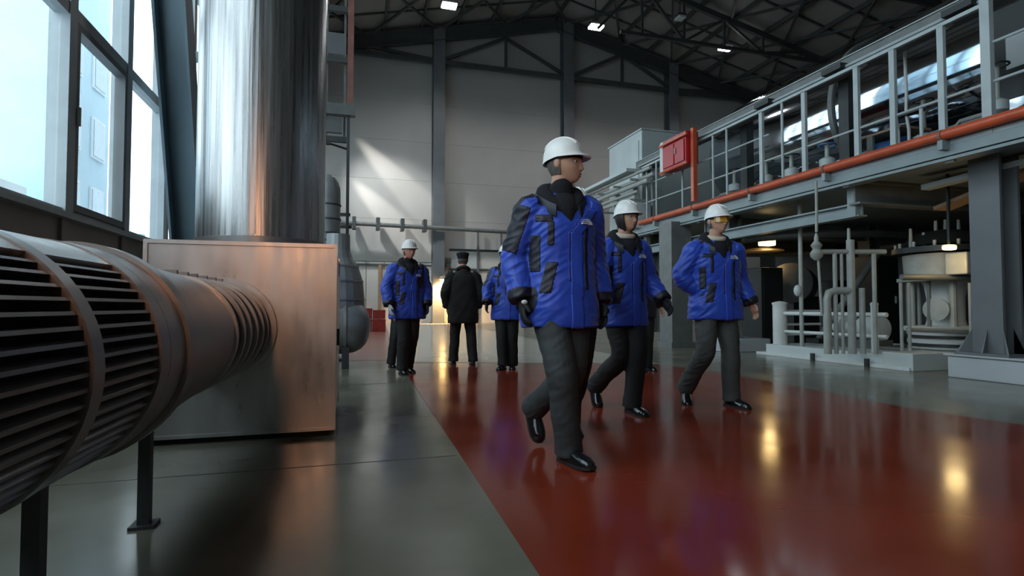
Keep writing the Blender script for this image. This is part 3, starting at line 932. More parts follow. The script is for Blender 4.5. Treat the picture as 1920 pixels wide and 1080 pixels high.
# grey sheet-metal enclosure at the far end
g0, g1 = on_x(1203, 243, 7.6), on_x(1142, 276, 7.6)
eb = thing('machine_enclosure', 'big plain pale grey sheet metal enclosure at the far end of the mezzanine', 'enclosure', (9, (g0.y + g1.y) / 2, deck_z))
MB().box(7.6, 7.6 + 3.2, g0.y, g1.y, deck_z, g0.z).build('casing', M_PALE, eb, bevel=.02)
MB().box(7.57, 7.6 + 3.23, g0.y - .03, g1.y + .03, g0.z, g0.z + .04).build('top_edge', M_PALE, eb)
MB().box(7.575, 7.6, g0.y + .15, g1.y - .15, deck_z + .3, g0.z - .25).build('side_panel_or_shade', M_PALE, eb, bevel=.008)
for p in ((1205, 318), (1222, 310)):
    q = on_y(p[0], p[1], g0.y - .25)
    MB().box(q.x - .15, q.x + .2, q.y - .1, q.y + .1, q.z - .05, q.z + .05).build('vent_hood', M_DARKMACH, eb)

# pale pipe rack and cabinets at the far end, left of the railing
fr = thing('pipe_rack', 'pale grey rack of stacked pipes and cable trays at the far end of the mezzanine', 'pipe rack', (B, 13.4, deck_z))
for k, (dz, x, r_) in enumerate(((.75, B - .1, .05), (.90, B - .05, .04), (1.04, B - .1, .06), (1.20, B + .05, .05), (1.34, B - .05, .04))):
    MB().tube([(x, YE - .6 if k > 1 else YE, deck_z + dz), (x, 15.6, deck_z + dz + .05)], r_, 10).build('pipe', M_PIPEW, fr, 40)
for y in (12.3, 13.2, 14.2, 15.3):
    MB().bar((B + .42, y, deck_z), (B + .42, y, deck_z + 1.45), .07).build('post', M_PIPEW, fr)
    MB().bar((B - .22, y, deck_z + .69), (B + .5, y, deck_z + .69), .05).build('arm', M_PIPEW, fr)
    MB().bar((B - .22, y, deck_z + 1.2), (B + .5, y, deck_z + 1.2), .05).build('arm', M_PIPEW, fr)
MB().box(B - .25, B + .15, 12.4, 15.6, deck_z + 1.42, deck_z + 1.50).build('cable_tray', M_PALE, fr)
for k, (px, w_) in enumerate(((1182, .15), (1193, .14))):
    p = on_x(px, 400, B - .02)
    cab = thing('control_cabinet', 'narrow pale control cabinet under the pipe rack, ' + ('farther of two' if k == 0 else 'nearer of two'), 'cabinet', (B, p.y, deck_z))
    MB().box(B - .12, B + .3, p.y - w_, p.y + w_ - .03, deck_z + .0, deck_z + .62).build('casing', M_PALE, cab, bevel=.01)
    MB().box(B - .135, B - .12, p.y - w_ + .04, p.y + w_ - .07, deck_z + .05, deck_z + .57).build('door', M_PALE, cab)
    MB().box(B - .15, B - .135, p.y - .03, p.y + .0, deck_z + .28, deck_z + .38).build('handle', M_DARKMACH, cab)

# polished round casing along the deck that mirrors the windows
pc = thing('turbine_casing', 'long polished round metal casing lying on the mezzanine and mirroring the windows', 'machine', (9.9, 7.5, deck_z))
CZ, CX, CRD = 4.78, 10.45, 1.5
MB().lathe((CX, 1.5, CZ), (0, 1, 0), [(0, .5), (.06, 1.1), (.3, 1.4), (1.0, CRD), (10.6, CRD), (11.2, 1.3), (11.4, .5)], 72).build('shell', M_POLISH, pc, 40)
for y in (4.4, 8.6):
    MB()._closed_lathe((CX, y, CZ), (0, 1, 0), [(-.05, 1.47), (-.05, 1.54), (.05, 1.54), (.05, 1.47)], 72).build('flange_band', M_MACH, pc, 40)
for y in (2.6, 6.1, 9.7):
    MB().prism([(9.7, y - .15), (11.2, y - .15), (11.2, y + .15), (9.7, y + .15)], deck_z, CZ - 1.2).build('saddle', M_DARKMACH, pc)
MB().box(9.55, 9.58, 1.2, 13.0, deck_z, CZ - 1.26).build('skirt', M_DARKMACH, pc)
# near-black backdrop added where shade fills the space behind the machines
struct(MB().box(13.6, 13.75, YN - 3, YE + 3.2, 0, deck_z - .12).build('wall_shade_backdrop', M_DARKWALL), 'added dark backdrop for the shade under the mezzanine')
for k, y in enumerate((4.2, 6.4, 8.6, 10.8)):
    MB().box(13.55, 13.6, y - .9, y + .9, .1, deck_z - .5).build('wall_panel', M_DARKMACH, bpy.data.objects['wall_shade_backdrop'])

# valve stands and small machines on the deck
rnd = random.Random(4)
labels = ['first', 'second', 'third', 'fourth', 'fifth', 'sixth']
for k, (px, x) in enumerate(((1880, 7.9), (1740, 8.6), (1556, 7.5), (1488, 7.5), (1440, 7.5), (1380, 7.5))):
    q = (px - 960) / 1050
    y = x * (0.9603 - 0.279 * q) / (0.279 + 0.9603 * q)
    h_ = (1.15, 1.3, .72, .75, .8, .85)[k]
    vsn = thing('valve_stand', 'grey handwheel valve stand behind the mezzanine railing, %s from the tall post' % labels[k], 'valve', (x, y, deck_z))
    MB().tube([(x, y, deck_z), (x, y, deck_z + h_)], .035, 10).build('stem', M_PIPEW, vsn, 40)
    MB().lathe((x, y, deck_z + h_ * .45), (0, 0, 1), [(0, .05), (.04, .12), (.16, .12), (.2, .05)], 14).build('body', M_PALE, vsn, 40)
    MB().tube(arc((x, y, deck_z + h_), .13, 0, 360, 16, (1, 0, 0), (0, 1, 0))[:-1], .014, 6, True, True).build('handwheel', M_DARKMACH if k != 2 else M_BLUEPAINT, vsn, 40)
    MB().tube([(x, y - .05, deck_z + h_ * .5), (x, y + .45, deck_z + h_ * .5), (x, y + .5, deck_z + h_ * .5 - .05), (x, y + .5, deck_z)], .03, 8).build('branch_pipe', M_PIPEW, vsn, 40)
    MB().cyl((x, y, deck_z), (x, y, deck_z + .03), .09, 12).build('foot', M_PIPEW, vsn)
# blue topped pump skid
q0 = on_x(1640, 268, 7.7)
bp_ = thing('pump', 'blue topped pump with tan cover behind the mezzanine railing', 'pump', (7.9, q0.y, deck_z))
MB().box(7.5, 8.3, q0.y - .45, q0.y + .5, deck_z, deck_z + .14).build('base', M_MACH, bp_, bevel=.01)
MB().lathe((7.9, q0.y - .4, deck_z + .38), (0, 1, 0), [(0, .1), (.03, .22), (.5, .24), (.55, .16), (.8, .15), (.85, .08)], 20).build('motor', M_BLUEPAINT, bp_, 40)
MB().box(7.6, 8.2, q0.y - .5, q0.y + .55, deck_z + .66, deck_z + .70).build('cover', M_TAN, bp_, bevel=.008)
for dx in (-.28, .28):
    MB().box(7.9 + dx - .02, 7.9 + dx + .02, q0.y - .05, q0.y + .05, deck_z + .1, deck_z + .66).build('cover_leg', M_MACH, bp_)
# curved casings low behind the railing
for k, (px, r_) in enumerate(((1512, .34), (1584, .30), (1443, .32))):
    q = on_x(px, 300, 8.25)
    t = thing('round_vessel', 'glossy round vessel with flanged ends behind the mezzanine railing, ' + ('middle one of three', 'nearest one of three', 'farthest one of three')[k], 'vessel', (8.25, q.y, deck_z))
    MB().lathe((8.25, q.y - .5, deck_z + r_ + .05), (0, 1, 0), [(0, .02), (.04, r_ * .5), (.12, r_ * .85), (.2, r_), (.66, r_), (.76, r_ * .8), (.81, r_ * .3), (.82, .02)], 28).build('shell', M_POLISH, t, 40)
    for y in (q.y - .25, q.y + .14):
        MB()._closed_lathe((8.25, y, deck_z + r_ + .05), (0, 1, 0), [(-.02, r_ - .02), (-.02, r_ + .03), (.02, r_ + .03), (.02, r_ - .02)], 24).build('flange', M_MACH, t, 40)
        MB().box(8.25 - r_ * .7, 8.25 + r_ * .7, y - .04, y + .04, deck_z, deck_z + r_ * .5).build('saddle', M_DARKMACH, t)
# dark columns and a pair of tall pipes between the machines
for k, px in enumerate((1590, 1400)):
    q = on_x(px, 250, 7.3)
    t = thing('deck_column', 'dark square column on the mezzanine in front of the polished casing, ' + ('nearer of two' if k == 0 else 'farther of two'), 'column', (7.3, q.y, deck_z))
    MB().box(7.22, 7.38, q.y - .09, q.y + .09, deck_z, deck_z + 1.7).build('shaft', M_DARKMACH, t)
    MB().box(7.14, 7.46, q.y - .17, q.y + .17, deck_z, deck_z + .03).build('base_plate', M_DARKMACH, t)
q = on_x(1702, 150, 7.35)
t = thing('riser_pair', 'pair of thin white pipes rising behind the mezzanine railing to the cable duct', 'pipes', (7.35, q.y, deck_z))
for dy, r_ in ((0, .02), (.16, .026)):
    MB().tube([(7.35, q.y + dy, deck_z), (7.35, q.y + dy, deck_z + .5), (7.37, q.y + dy + .05, deck_z + .75), (7.32, q.y + dy, deck_z + 1.0), (7.3, q.y + dy, cz1 + .12)], r_, 8).build('pipe', M_WHITE, t, 50)
MB().box(7.28, 7.40, q.y - .2, q.y + .45, deck_z + .70, deck_z + .74).build('clamp_bar', M_DARKMACH, t)
# inner railing
ir = thing('railing', 'thin white inner guard railing on the mezzanine behind the outer railing', 'railing', (8.8, 7, deck_z))
for k in range(9):
    y = 3.6 + k * 1.05
    MB().tube([(8.75, y, deck_z), (8.75, y, deck_z + .80)], .02, 8).build('post', M_RAIL, ir, 40)
for dz in (.42, .80):
    MB().tube([(8.75, 3.4, deck_z + dz), (8.75, 12.1, deck_z + dz)], .02, 8).build('rail', M_RAIL, ir, 40)
# slim cabinets with lit reflections near the tall post
for k, (px, x) in enumerate(((1905, 8.2),)):
    q = on_x(px, 130, x)
    t = thing('control_cabinet', 'tall dark control cabinet with a pale panel at the right end of the mezzanine', 'cabinet', (x, q.y, deck_z))
    MB().box(x, x + .5, q.y - .5, q.y + .25, deck_z, deck_z + 2.0).build('casing', M_DARKMACH, t, bevel=.01)
    MB().box(x - .015, x, q.y - .3, q.y + .1, deck_z + 1.15, deck_z + 1.6).build('panel', M_PALE, t)
    MB().box(x - .015, x, q.y - .3, q.y + .1, deck_z + .4, deck_z + .75).build('panel', M_POLISH, t)

# ================================================================== UNDER THE MEZZANINE
for k, (px, py, x, lab) in enumerate(((1438, 455, 9.0, 'warm yellow lamp with added glow disc under the mezzanine, left of the standpipe'),
                                      (1780, 464, 7.9, 'small yellow lamp under the mezzanine among the white pipework'))):
    p = on_x(px, py, x)
    t = thing('ceiling_lamp', lab, 'lamp', p)
    s_ = 1 if k == 0 else .5
    MB().box(p.x - .15 * s_, p.x + .15 * s_, p.y - .11 * s_, p.y + .11 * s_, p.z - .07 * s_, p.z + .07 * s_).build('lens', M_LAMPYEL, t, bevel=.02)
    MB().bar((p.x, p.y, p.z + .035), (p.x, p.y, deck_z - .1), .03).build('drop_rod', M_DARKMACH, t)
    if k == 0:
        MB().lathe((p.x + .1, p.y + .35, p.z - .16), (0, 0, 1), [(0, .52), (.02, .5), (.05, .3), (.06, .02)], 28).build('glow_disc', M_TAN, t, 40)  # tan disc added for the lamp's glow reflected overhead
        MB().bar((p.x, p.y, p.z + .09), (p.x + .1, p.y + .35, p.z - .1), .03).build('glow_disc_arm', M_DARKMACH, t)
    light('ceiling_lamp_glow', 'POINT', p - Vector((0, 0, .22)), 9 if k == 0 else 5, (1, .70, .30), shadow_soft_size=.12)

# thin standing pipe
tp = at(1504, 655, 9.6)
t = thing('standpipe', 'thin pale vertical pipe from floor to deck left of the white pump skid', 'pipe', (tp.x, tp.y, 0))
MB().tube([(tp.x, tp.y, 0), (tp.x, tp.y, deck_z - .1)], .035, 10).build('pipe', M_PIPEW, t, 40)
MB().cyl((tp.x, tp.y, 0), (tp.x, tp.y, .03), .09, 14).build('foot', M_PIPEW, t)
gz = at(1500, 545, 9.6).z
MB().ball((tp.x - .07, tp.y, gz), .07, .06, .10, 12, 8).build('gauge', M_PALE, t, 60)
MB().cyl((tp.x - .05, tp.y, gz), (tp.x, tp.y, gz), .02, 8).build('gauge_stem', M_PIPEW, t)

# white valve skid
a0, a1 = on_floor(1492, 668), on_floor(1655, 690)
sk = thing('pump_skid', 'white pump skid base with handrail and pipework on the floor under the mezzanine', 'pump skid', (7.8, 7.2, 0))
sx = 7.35
sy0, sy1 = 6.15, 8.6
MB().box(sx, sx + 2.4, sy0 - .3, sy1, 0.03, .20).build('base', M_PALE, sk, bevel=.01)
MB().box(sx - .05, sx + 2.45, sy0 - .33, sy1 + .2, 0.0, .05).build('base_rim', M_WHITE, sk, bevel=.006)
MB().box(sx - .02, sx + .9, sy0 - .36, sy0 + .1, 0.0, .24).build('side_plinth', M_PALE, sk, bevel=.01)
for y in (6.45, 7.45):
    MB().box(sx - .09, sx - .05, y - .03, y + .03, .0, .12).build('foot_bolt', M_DARKMACH, sk)
SKZ = .20
corner = Vector((sx + .1, sy1 - .25, 0))
for (x, y, r_, h_) in ((corner.x, corner.y, .12, .72), (corner.x + .05, 7.35, .06, .62), (sx + .15, 6.5, .05, .70)):
    MB().tube([(x, y, SKZ), (x, y, SKZ + h_)], r_, 16).build('handrail_post', M_WHITE, sk, 40)
    MB().lathe((x, y, SKZ + h_), (0, 0, 1), [(0, r_ * 1.1), (.03, r_ * 1.1), (.05, r_ * .6), (.06, .01)], 16).build('post_cap', M_WHITE, sk, 50)
for dz, r_ in ((.56, .035), (.24, .028)):
    MB().tube([(corner.x, corner.y, SKZ + dz), (sx + .15, 6.3, SKZ + dz)], r_, 10).build('handrail', M_WHITE, sk, 40)
for dz in (.60, .36, .18):
    MB().tube([(corner.x, corner.y, SKZ + dz), (corner.x + .9, corner.y, SKZ + dz)], .022, 8).build('handrail', M_WHITE, sk, 40)
# pump on the skid
MB().lathe((sx + .9, 7.0, SKZ + .32), (0, 1, 0), [(0, .05), (.02, .2), (.35, .2), (.38, .14), (.6, .14), (.63, .25), (.72, .25), (.75, .10), (.9, .10)], 20).build('pump_body', M_PALE, sk, 40)
MB().box(sx + .7, sx + 1.1, 7.0, 7.8, SKZ, SKZ + .14).build('pump_foot', M_MACH, sk)


def pipe(name, pts, r_, m=M_PIPEW, parent=sk):
    """pipe with rounded corners"""
    pts = [Vector(p) for p in pts]
    out = [pts[0]]
    for i in range(1, len(pts) - 1):
        a, b, c = pts[i - 1], pts[i], pts[i + 1]
        k = min(2.2 * r_, (a - b).length * .45, (c - b).length * .45)
        p1, p2 = b + (a - b).normalized() * k, b + (c - b).normalized() * k
        out += [p1, p1 * .25 + b * .5 + p2 * .25 if False else (p1 + p2) / 2 * .5 + b * .5, p2]
    out.append(pts[-1])
    return MB().tube(out, r_, 12).build(name, m, parent, 50)


def sp_(px, py, d):
    return at(px, py, d)


# upright pipe work rising right of the skid
D = 8.1
f = lambda px, py, d=D: sp_(px, py, d)
zf = lambda py, d=D: f(1600, py, d).z
p = f(1598, 640)
pipe('riser_pipe', [(p.x, p.y, SKZ), (p.x, p.y, zf(450))], .055)
p2 = f(1568, 640)
pipe('riser_pipe', [(p2.x, p2.y, SKZ), (p2.x, p2.y, zf(470))], .03)
p3 = f(1552, 640)
pipe('bent_pipe', [(p3.x, p3.y, SKZ), (p3.x, p3.y, zf(545)), (p.x, p.y, zf(545))], .055)
p4 = f(1535, 545)
MB().tube([(p4.x + .05, p4.y, zf(590)), (p4.x, p4.y, zf(480)), (p4.x - .02, p4.y, zf(440))], .018, 8).build('drain_rod', M_PIPEW, sk, 40)
pipe('cross_pipe', [f(1530, 472), f(1660, 472)], .035)
vb = f(1531, 470)
MB().lathe(vb - Vector((0, 0, .14)), (0, 0, 1), [(0, .03), (.05, .08), (.10, .09), (.16, .05), (.22, .08), (.28, .03), (.34, .03), (.40, .008)], 14).build('valve_body', M_PIPEW, sk, 40)
MB().tube([f(1531, 435), f(1531, 385)], .02, 8).build('valve_rod', M_PIPEW, sk, 40)
MB().tube([(f(1531, 385).x, f(1531, 385).y, f(1531, 385).z), (f(1531, 385).x, f(1531, 385).y, deck_z - .1)], .02, 8).build('hanger_rod', M_PIPEW, sk, 40)
for px, py0, py1, r_ in ((1580, 600, 470, .022), (1618, 640, 540, .04), (1640, 560, 470, .03)):
    a, b = f(px, py0), f(px, py1)
    MB().tube([(a.x, a.y, SKZ), (a.x, a.y, b.z)], r_, 10).build('riser_pipe', M_PIPEW, sk, 40)
for px, py0, py1 in ((1592, 470, 428),):
    a, b = f(px, py0, 8.5), f(px, py1, 8.5)
    MB().tube([a, (a.x, a.y, b.z)], [.03, .02], 8).build('gauge_stem', M_PIPEW, sk, 40)

# tall vessel with its round platform, right of the skid
ve = f(1775, 640, 8.6)
vs_ = thing('vessel', 'tall grey flanged vessel with pipe nozzles behind the right column', 'vessel', (ve.x, ve.y, 0))
vz = lambda py: f(1775, py, 8.6).z
VRR = .52
MB().lathe((ve.x, ve.y, .0), (0, 0, 1), [(0.25, VRR - .02), (vz(622), VRR - .02), (vz(620), VRR + .03), (vz(612), VRR + .03), (vz(610), .26), (vz(600), .24), (vz(560), .24), (vz(535), .27), (vz(528), .3)], 32).build('lower_shell', M_WHITE, vs_, 40)
MB().lathe((ve.x, ve.y, vz(528)), (0, 0, 1), [(0, VRR + .10), (.05, VRR + .10), (.06, VRR), (vz(478) - vz(528), VRR + .02)], 32).build('upper_shell', M_PIPEW, vs_, 40)
MB()._closed_lathe((ve.x, ve.y, vz(468)), (0, 0, 1), [(-.06, .2), (-.06, VRR + .16), (.02, VRR + .16), (.02, .2)], 32).build('platform_ring', M_DARKMACH, vs_, 40)
MB().lathe((ve.x, ve.y, vz(455)), (0, 0, 1), [(-.05, VRR + .02), (.08, VRR - .06), (.16, VRR - .2), (.2, .1)], 32).build('cover', M_DARKMACH, vs_, 40)
for px, py0, py1 in ((1708, 470, 429), (1732, 470, 436), (1755, 450, 414), (1773, 445, 412), (1798, 450, 412)):
    a, b = f(px, py0, 8.5), f(px, py1, 8.5)
    MB().tube([a, (a.x, a.y, b.z)], [.03, .02], 8).build('gauge_stem', M_PIPEW, vs_, 40)
for k in range(14):
    a = 2 * math.pi * k / 14
    q = Vector((ve.x + (VRR + .1) * math.cos(a), ve.y + (VRR + .1) * math.sin(a), vz(468)))
    MB().cyl(q, q + Vector((0, 0, .10)), .022, 6).build('stud', M_PIPEW, vs_)
MB().lathe((ve.x - .2, ve.y - .1, vz(580)), (-1, -.3, 0), [(0, .12), (.20, .12), (.21, .17), (.25, .17), (.26, .05)], 20).build('nozzle', M_PIPEW, vs_, 40)
for k in range(10):
    a = 2 * math.pi * (k + .3) / 10
    q = Vector((ve.x + (VRR - .06) * math.cos(a), ve.y + (VRR - .06) * math.sin(a), vz(614)))
    MB().cyl(q, Vector((q.x, q.y, vz(526))), .028 if k % 3 else .045, 8).build('tie_rod', M_MACH if k % 2 else M_PIPEW, vs_, 40)
MB().box(ve.x - .62, ve.x - .2, ve.y - .75, ve.y - .45, vz(520), vz(482)).build('terminal_box', M_PIPEW, vs_, bevel=.02)
for dz in (630, 645):
    MB()._closed_lathe((ve.x, ve.y, vz(dz)), (0, 0, 1), [(-.02, VRR - .05), (-.02, VRR + .02), (.02, VRR + .02), (.02, VRR - .05)], 28).build('hoop', M_DARKMACH, vs_, 40)
for px in (1820, 1842, 1690, 1705):
    q = f(px, 600, 7.9)
    MB().tube([(q.x, q.y, .26), (q.x, q.y, f(px, 530, 7.9).z)], .022, 8).build('side_pipe', M_PIPEW, vs_, 40)
pipe('feed_pipe', [f(1690, 520, 8.0), f(1720, 520, 8.0), f(1850, 520, 8.0)], .045, M_MACH, vs_)
pipe('feed_pipe', [f(1700, 618, 8.0), f(1850, 618, 8.0)], .03, M_PIPEW, vs_)
MB().box(ve.x - .7, ve.x + .75, ve.y - .7, ve.y + .7, .205, .25).build('base', M_MACH, vs_, bevel=.01)
q = f(1843, 455, 8.4)
MB().box(q.x - .07, q.x + .09, q.y - .1, q.y + .1, q.z - .1, q.z + .1).build('terminal_box', M_PIPEW, vs_, bevel=.01)

# dark machines in the shade
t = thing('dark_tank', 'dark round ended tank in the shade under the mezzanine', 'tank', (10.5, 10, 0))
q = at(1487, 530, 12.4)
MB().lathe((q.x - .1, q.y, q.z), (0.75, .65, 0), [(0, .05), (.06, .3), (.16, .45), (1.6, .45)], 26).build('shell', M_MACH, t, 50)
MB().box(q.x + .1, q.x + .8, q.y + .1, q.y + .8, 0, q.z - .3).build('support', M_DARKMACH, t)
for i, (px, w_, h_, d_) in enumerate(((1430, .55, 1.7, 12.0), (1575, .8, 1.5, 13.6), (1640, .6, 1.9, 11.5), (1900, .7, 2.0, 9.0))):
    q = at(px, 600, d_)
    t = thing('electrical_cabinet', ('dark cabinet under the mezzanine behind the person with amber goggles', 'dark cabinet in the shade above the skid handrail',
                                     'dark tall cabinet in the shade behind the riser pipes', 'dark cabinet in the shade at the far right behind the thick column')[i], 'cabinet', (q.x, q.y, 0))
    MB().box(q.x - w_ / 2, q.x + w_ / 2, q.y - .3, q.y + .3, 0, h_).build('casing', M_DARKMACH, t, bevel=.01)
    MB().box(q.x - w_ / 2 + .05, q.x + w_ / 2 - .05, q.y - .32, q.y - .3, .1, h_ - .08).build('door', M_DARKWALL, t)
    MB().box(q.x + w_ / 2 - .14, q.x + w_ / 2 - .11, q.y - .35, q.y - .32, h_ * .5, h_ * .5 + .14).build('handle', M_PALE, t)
# slanting brace pipe in the shade
t = thing('brace_pipe', 'dim slanting pipe in the shade between standpipe and riser pipes', 'pipe', (9.4, 9.0, 0))
MB().tube([at(1650, 470, 10.5), at(1560, 600, 10.5), at(1535, 636, 10.5) * 1.0], .06, 10).build('pipe', M_MACH, t, 40)
q = at(1535, 636, 10.5)
MB().box(q.x - .15, q.x + .15, q.y - .15, q.y + .15, 0, q.z + .02).build('pedestal', M_DARKMACH, t)
# pale wall and pillar seen between the two women
q = at(1265, 600, 12.2)
t = thing('service_pillar', 'grey boxed pillar seen between the cream scarf and amber goggles persons', 'pillar', (q.x, q.y, 0))
MB().box(q.x - .22, q.x + .28, q.y - .25, q.y + .25, 0, deck_z - .1).build('casing', M_MACH, t, bevel=.01)
MB().box(q.x - .26, q.x + .32, q.y - .29, q.y + .29, 0, .12).build('plinth', M_MACH, t)
# ================================================================== PEOPLE
M_SKIN = mat('skin', (0.50, 0.27, 0.18), 0.5, var=0.08, scale=14)
M_SKINRED = mat('ruddy_skin', (0.54, 0.25, 0.18), 0.5, var=0.08, scale=14)
M_LIP = mat('lips', (0.30, 0.10, 0.085), 0.5, var=0.08)
M_HAIRD = mat('dark_hair', (0.018, 0.013, 0.011), 0.55, var=0.3, scale=40, stretch=(3, 3, 1))
M_HAIRG = mat('grey_hair', (0.10, 0.085, 0.075), 0.6, var=0.3, scale=40, stretch=(3, 3, 1))
M_EYE = mat('eye_white', (0.55, 0.52, 0.5), 0.25, var=0.02)
M_IRIS = mat('dark_iris', (0.02, 0.012, 0.01), 0.2, var=0.05)
M_BLUE = mat('blue_jacket_nylon', (0.016, 0.060, 0.45), 0.5, var=0.10, scale=7, bump=0.12, bscale=22, sheen=0.15)
M_BLUED = mat('deep_blue_jacket_nylon', (0.010, 0.022, 0.20), 0.55, var=0.10, scale=7, bump=0.12, bscale=22)
M_NAVY = mat('navy_black_nylon', (0.008, 0.009, 0.020), 0.55, var=0.12, scale=9, bump=0.12, bscale=26)
M_FLEECE = mat('black_fleece', (0.006, 0.006, 0.009), 0.95, var=0.25, scale=60, bump=0.5, bscale=160)
M_BLACKC = mat('black_wool_coat', (0.010, 0.0105, 0.010), 0.85, var=0.2, scale=10, bump=0.15, bscale=60)
M_TROU = mat('charcoal_trousers', (0.030, 0.034, 0.035), 0.75, var=0.15, scale=12, bump=0.1, bscale=60)
M_TROUG = mat('dark_grey_trousers', (0.05, 0.05, 0.047), 0.75, var=0.15, scale=12, bump=0.1, bscale=60)
M_TROUB = mat('black_trousers', (0.011, 0.012, 0.012), 0.75, var=0.15, scale=12, bump=0.1, bscale=60)
M_SHOE = mat('black_polished_leather', (0.008, 0.008, 0.009), 0.16, var=0.1, coat=0.3)
M_SOLE = mat('black_rubber_sole', (0.012, 0.012, 0.012), 0.7, var=0.1)
M_HELMET = mat('white_hard_hat_plastic', (0.78, 0.76, 0.73), 0.35, var=0.03, scale=3, coat=0.2)
M_GLOVE = mat('black_glove', (0.010, 0.010, 0.012), 0.7, var=0.2)
M_GLOVEW = mat('pale_glove', (0.48, 0.50, 0.55), 0.7, var=0.1)
M_EMBLEM = mat('white_emblem', (0.62, 0.66, 0.75), 0.5, var=0.03)
M_SCARF = mat('cream_scarf', (0.55, 0.46, 0.38), 0.85, var=0.1, bump=0.2)
M_AMBER = mat('amber_goggle_lens', (0.50, 0.24, 0.02), 0.12, var=0.05, coat=0.5)
DG = bpy.context.evaluated_depsgraph_get


def V(x, f, z):
    return Vector((x, -f, z))


def cat(pts, vals, sub):
    """Catmull-Rom through pts (Vectors) and matching value tuples"""
    n = len(pts)
    op, ov = [], []

    def cr(a, b, c, d, t):
        return 0.5 * ((2 * b) + (c - a) * t + (2 * a - 5 * b + 4 * c - d) * t * t + (3 * b - a - 3 * c + d) * t ** 3)
    for i in range(n - 1):
        i0, i3 = max(i - 1, 0), min(i + 2, n - 1)
        for k in range(sub):
            t = k / sub
            op.append(Vector([cr(pts[i0][j], pts[i][j], pts[i + 1][j], pts[i3][j], t) for j in range(3)]))
            ov.append([max(.004, cr(vals[i0][j], vals[i][j], vals[i + 1][j], vals[i3][j], t)) for j in range(len(vals[0]))])
    op.append(Vector(pts[-1]))
    ov.append(list(vals[-1]))
    return op, ov


def limb(mb, pts, vals, sub=5, n=18, lat=(1, 0, 0), power=2.0):
    """closed tapered limb; vals = (radius along lat, radius across)"""
    vals = [v if isinstance(v, (tuple, list)) else (v, v) for v in vals]
    P, W = cat([Vector(p) for p in pts], vals, sub)
    lat = Vector(lat)
    rings = []
    for i, p in enumerate(P):
        t = (P[min(i + 1, len(P) - 1)] - P[max(i - 1, 0)]).normalized()
        u = lat - t * lat.dot(t)
        if u.length < .05:
            u = Vector((0, 1, 0)) - t * t.y
        u.normalize()
        w = t.cross(u)
        r = []
        for j in range(n):
            a = 2 * math.pi * j / n
            c, s = math.cos(a), math.sin(a)
            e = 2 / power
            r.append(p + u * W[i][0] * math.copysign(abs(c) ** e, c) + w * W[i][1] * math.copysign(abs(s) ** e, s))
        rings.append(r)
    a, b = P[0], P[-1]
    o = len(mb.v)
    mb.loft(rings, False)
    mb.v += [a, b]
    k = len(rings)
    for j in range(n):
        mb.f.append([o + (j + 1) % n, o + j, len(mb.v) - 2])
        mb.f.append([o + (k - 1) * n + j, o + (k - 1) * n + (j + 1) % n, len(mb.v) - 1])


def remesh(mb, voxel, smooth=3, factor=.5, fold=0.0, seed=0):
    me = bpy.data.meshes.new('tmp')
    me.from_pydata([tuple(p) for p in mb.v], [], mb.f)
    bm = bmesh.new()
    bm.from_mesh(me)
    bmesh.ops.recalc_face_normals(bm, faces=bm.faces)
    bm.to_mesh(me)
    bm.free()
    o = bpy.data.objects.new('tmp', me)
    COL.objects.link(o)
    r = o.modifiers.new('r', 'REMESH')
    r.mode = 'VOXEL'
    r.voxel_size = voxel
    s = o.modifiers.new('s', 'SMOOTH')
    s.factor = factor
    s.iterations = smooth
    dg = DG()
    dg.update()
    out = bpy.data.meshes.new_from_object(o.evaluated_get(dg))
    bpy.data.objects.remove(o)
    bpy.data.meshes.remove(me)
    if fold:
        nv = len(out.vertices)
        co = [0.0] * (nv * 3)
        no = [0.0] * (nv * 3)
        out.vertices.foreach_get('co', co)
        out.vertices.foreach_get('normal', no)
        for i in range(nv):
            x, y, z = co[3 * i:3 * i + 3]
            sl = abs(x) / .2
            q = Vector((x * 6 + seed, y * 6, z * 7 + x * 5))
            q2 = Vector((x * 9 - seed, y * 9, z * 22 + abs(x) * 14))
            d = noise.noise(q) * fold + (0.6 - abs(noise.noise(q2)) * 2) * fold * .55 * min(1.3, .35 + sl)
            for k in range(3):
                co[3 * i + k] += no[3 * i + k] * d
        out.vertices.foreach_set('co', co)
        out.update()
    out.shade_smooth()
    return out


def shell(me, pred, off, name):
    """copy of the faces of me where pred(center, normal), raised by off and given a rim"""
    idx = {}
    vs_, fs_ = [], []
    vn = me.vertices
    for p in me.polygons:
        if pred(p.center, p.normal):
            f_ = []
            for i in p.vertices:
                if i not in idx:
                    idx[i] = len(vs_)
                    vs_.append(vn[i].co + vn[i].normal * off)
                f_.append(idx[i])
            fs_.append(f_)
    if not fs_:
        return None
    # rim going back into the cloth
    from collections import Counter
    ec = Counter()
    for f_ in fs_:
        for a, b in zip(f_, f_[1:] + f_[:1]):
            ec[(a, b)] += 1
    inv = {v: k for k, v in idx.items()}
    low = {}
    for (a, b) in list(ec):
        if (b, a) not in ec:
            for q in (a, b):
                if q not in low:
                    low[q] = len(vs_)
                    vs_.append(vn[inv[q]].co - vn[inv[q]].normal * .003)
            fs_.append([b, a, low[a], low[b]])
    m2 = bpy.data.meshes.new(name)
    m2.from_pydata([tuple(p) for p in vs_], [], fs_)
    m2.shade_smooth()
    return m2


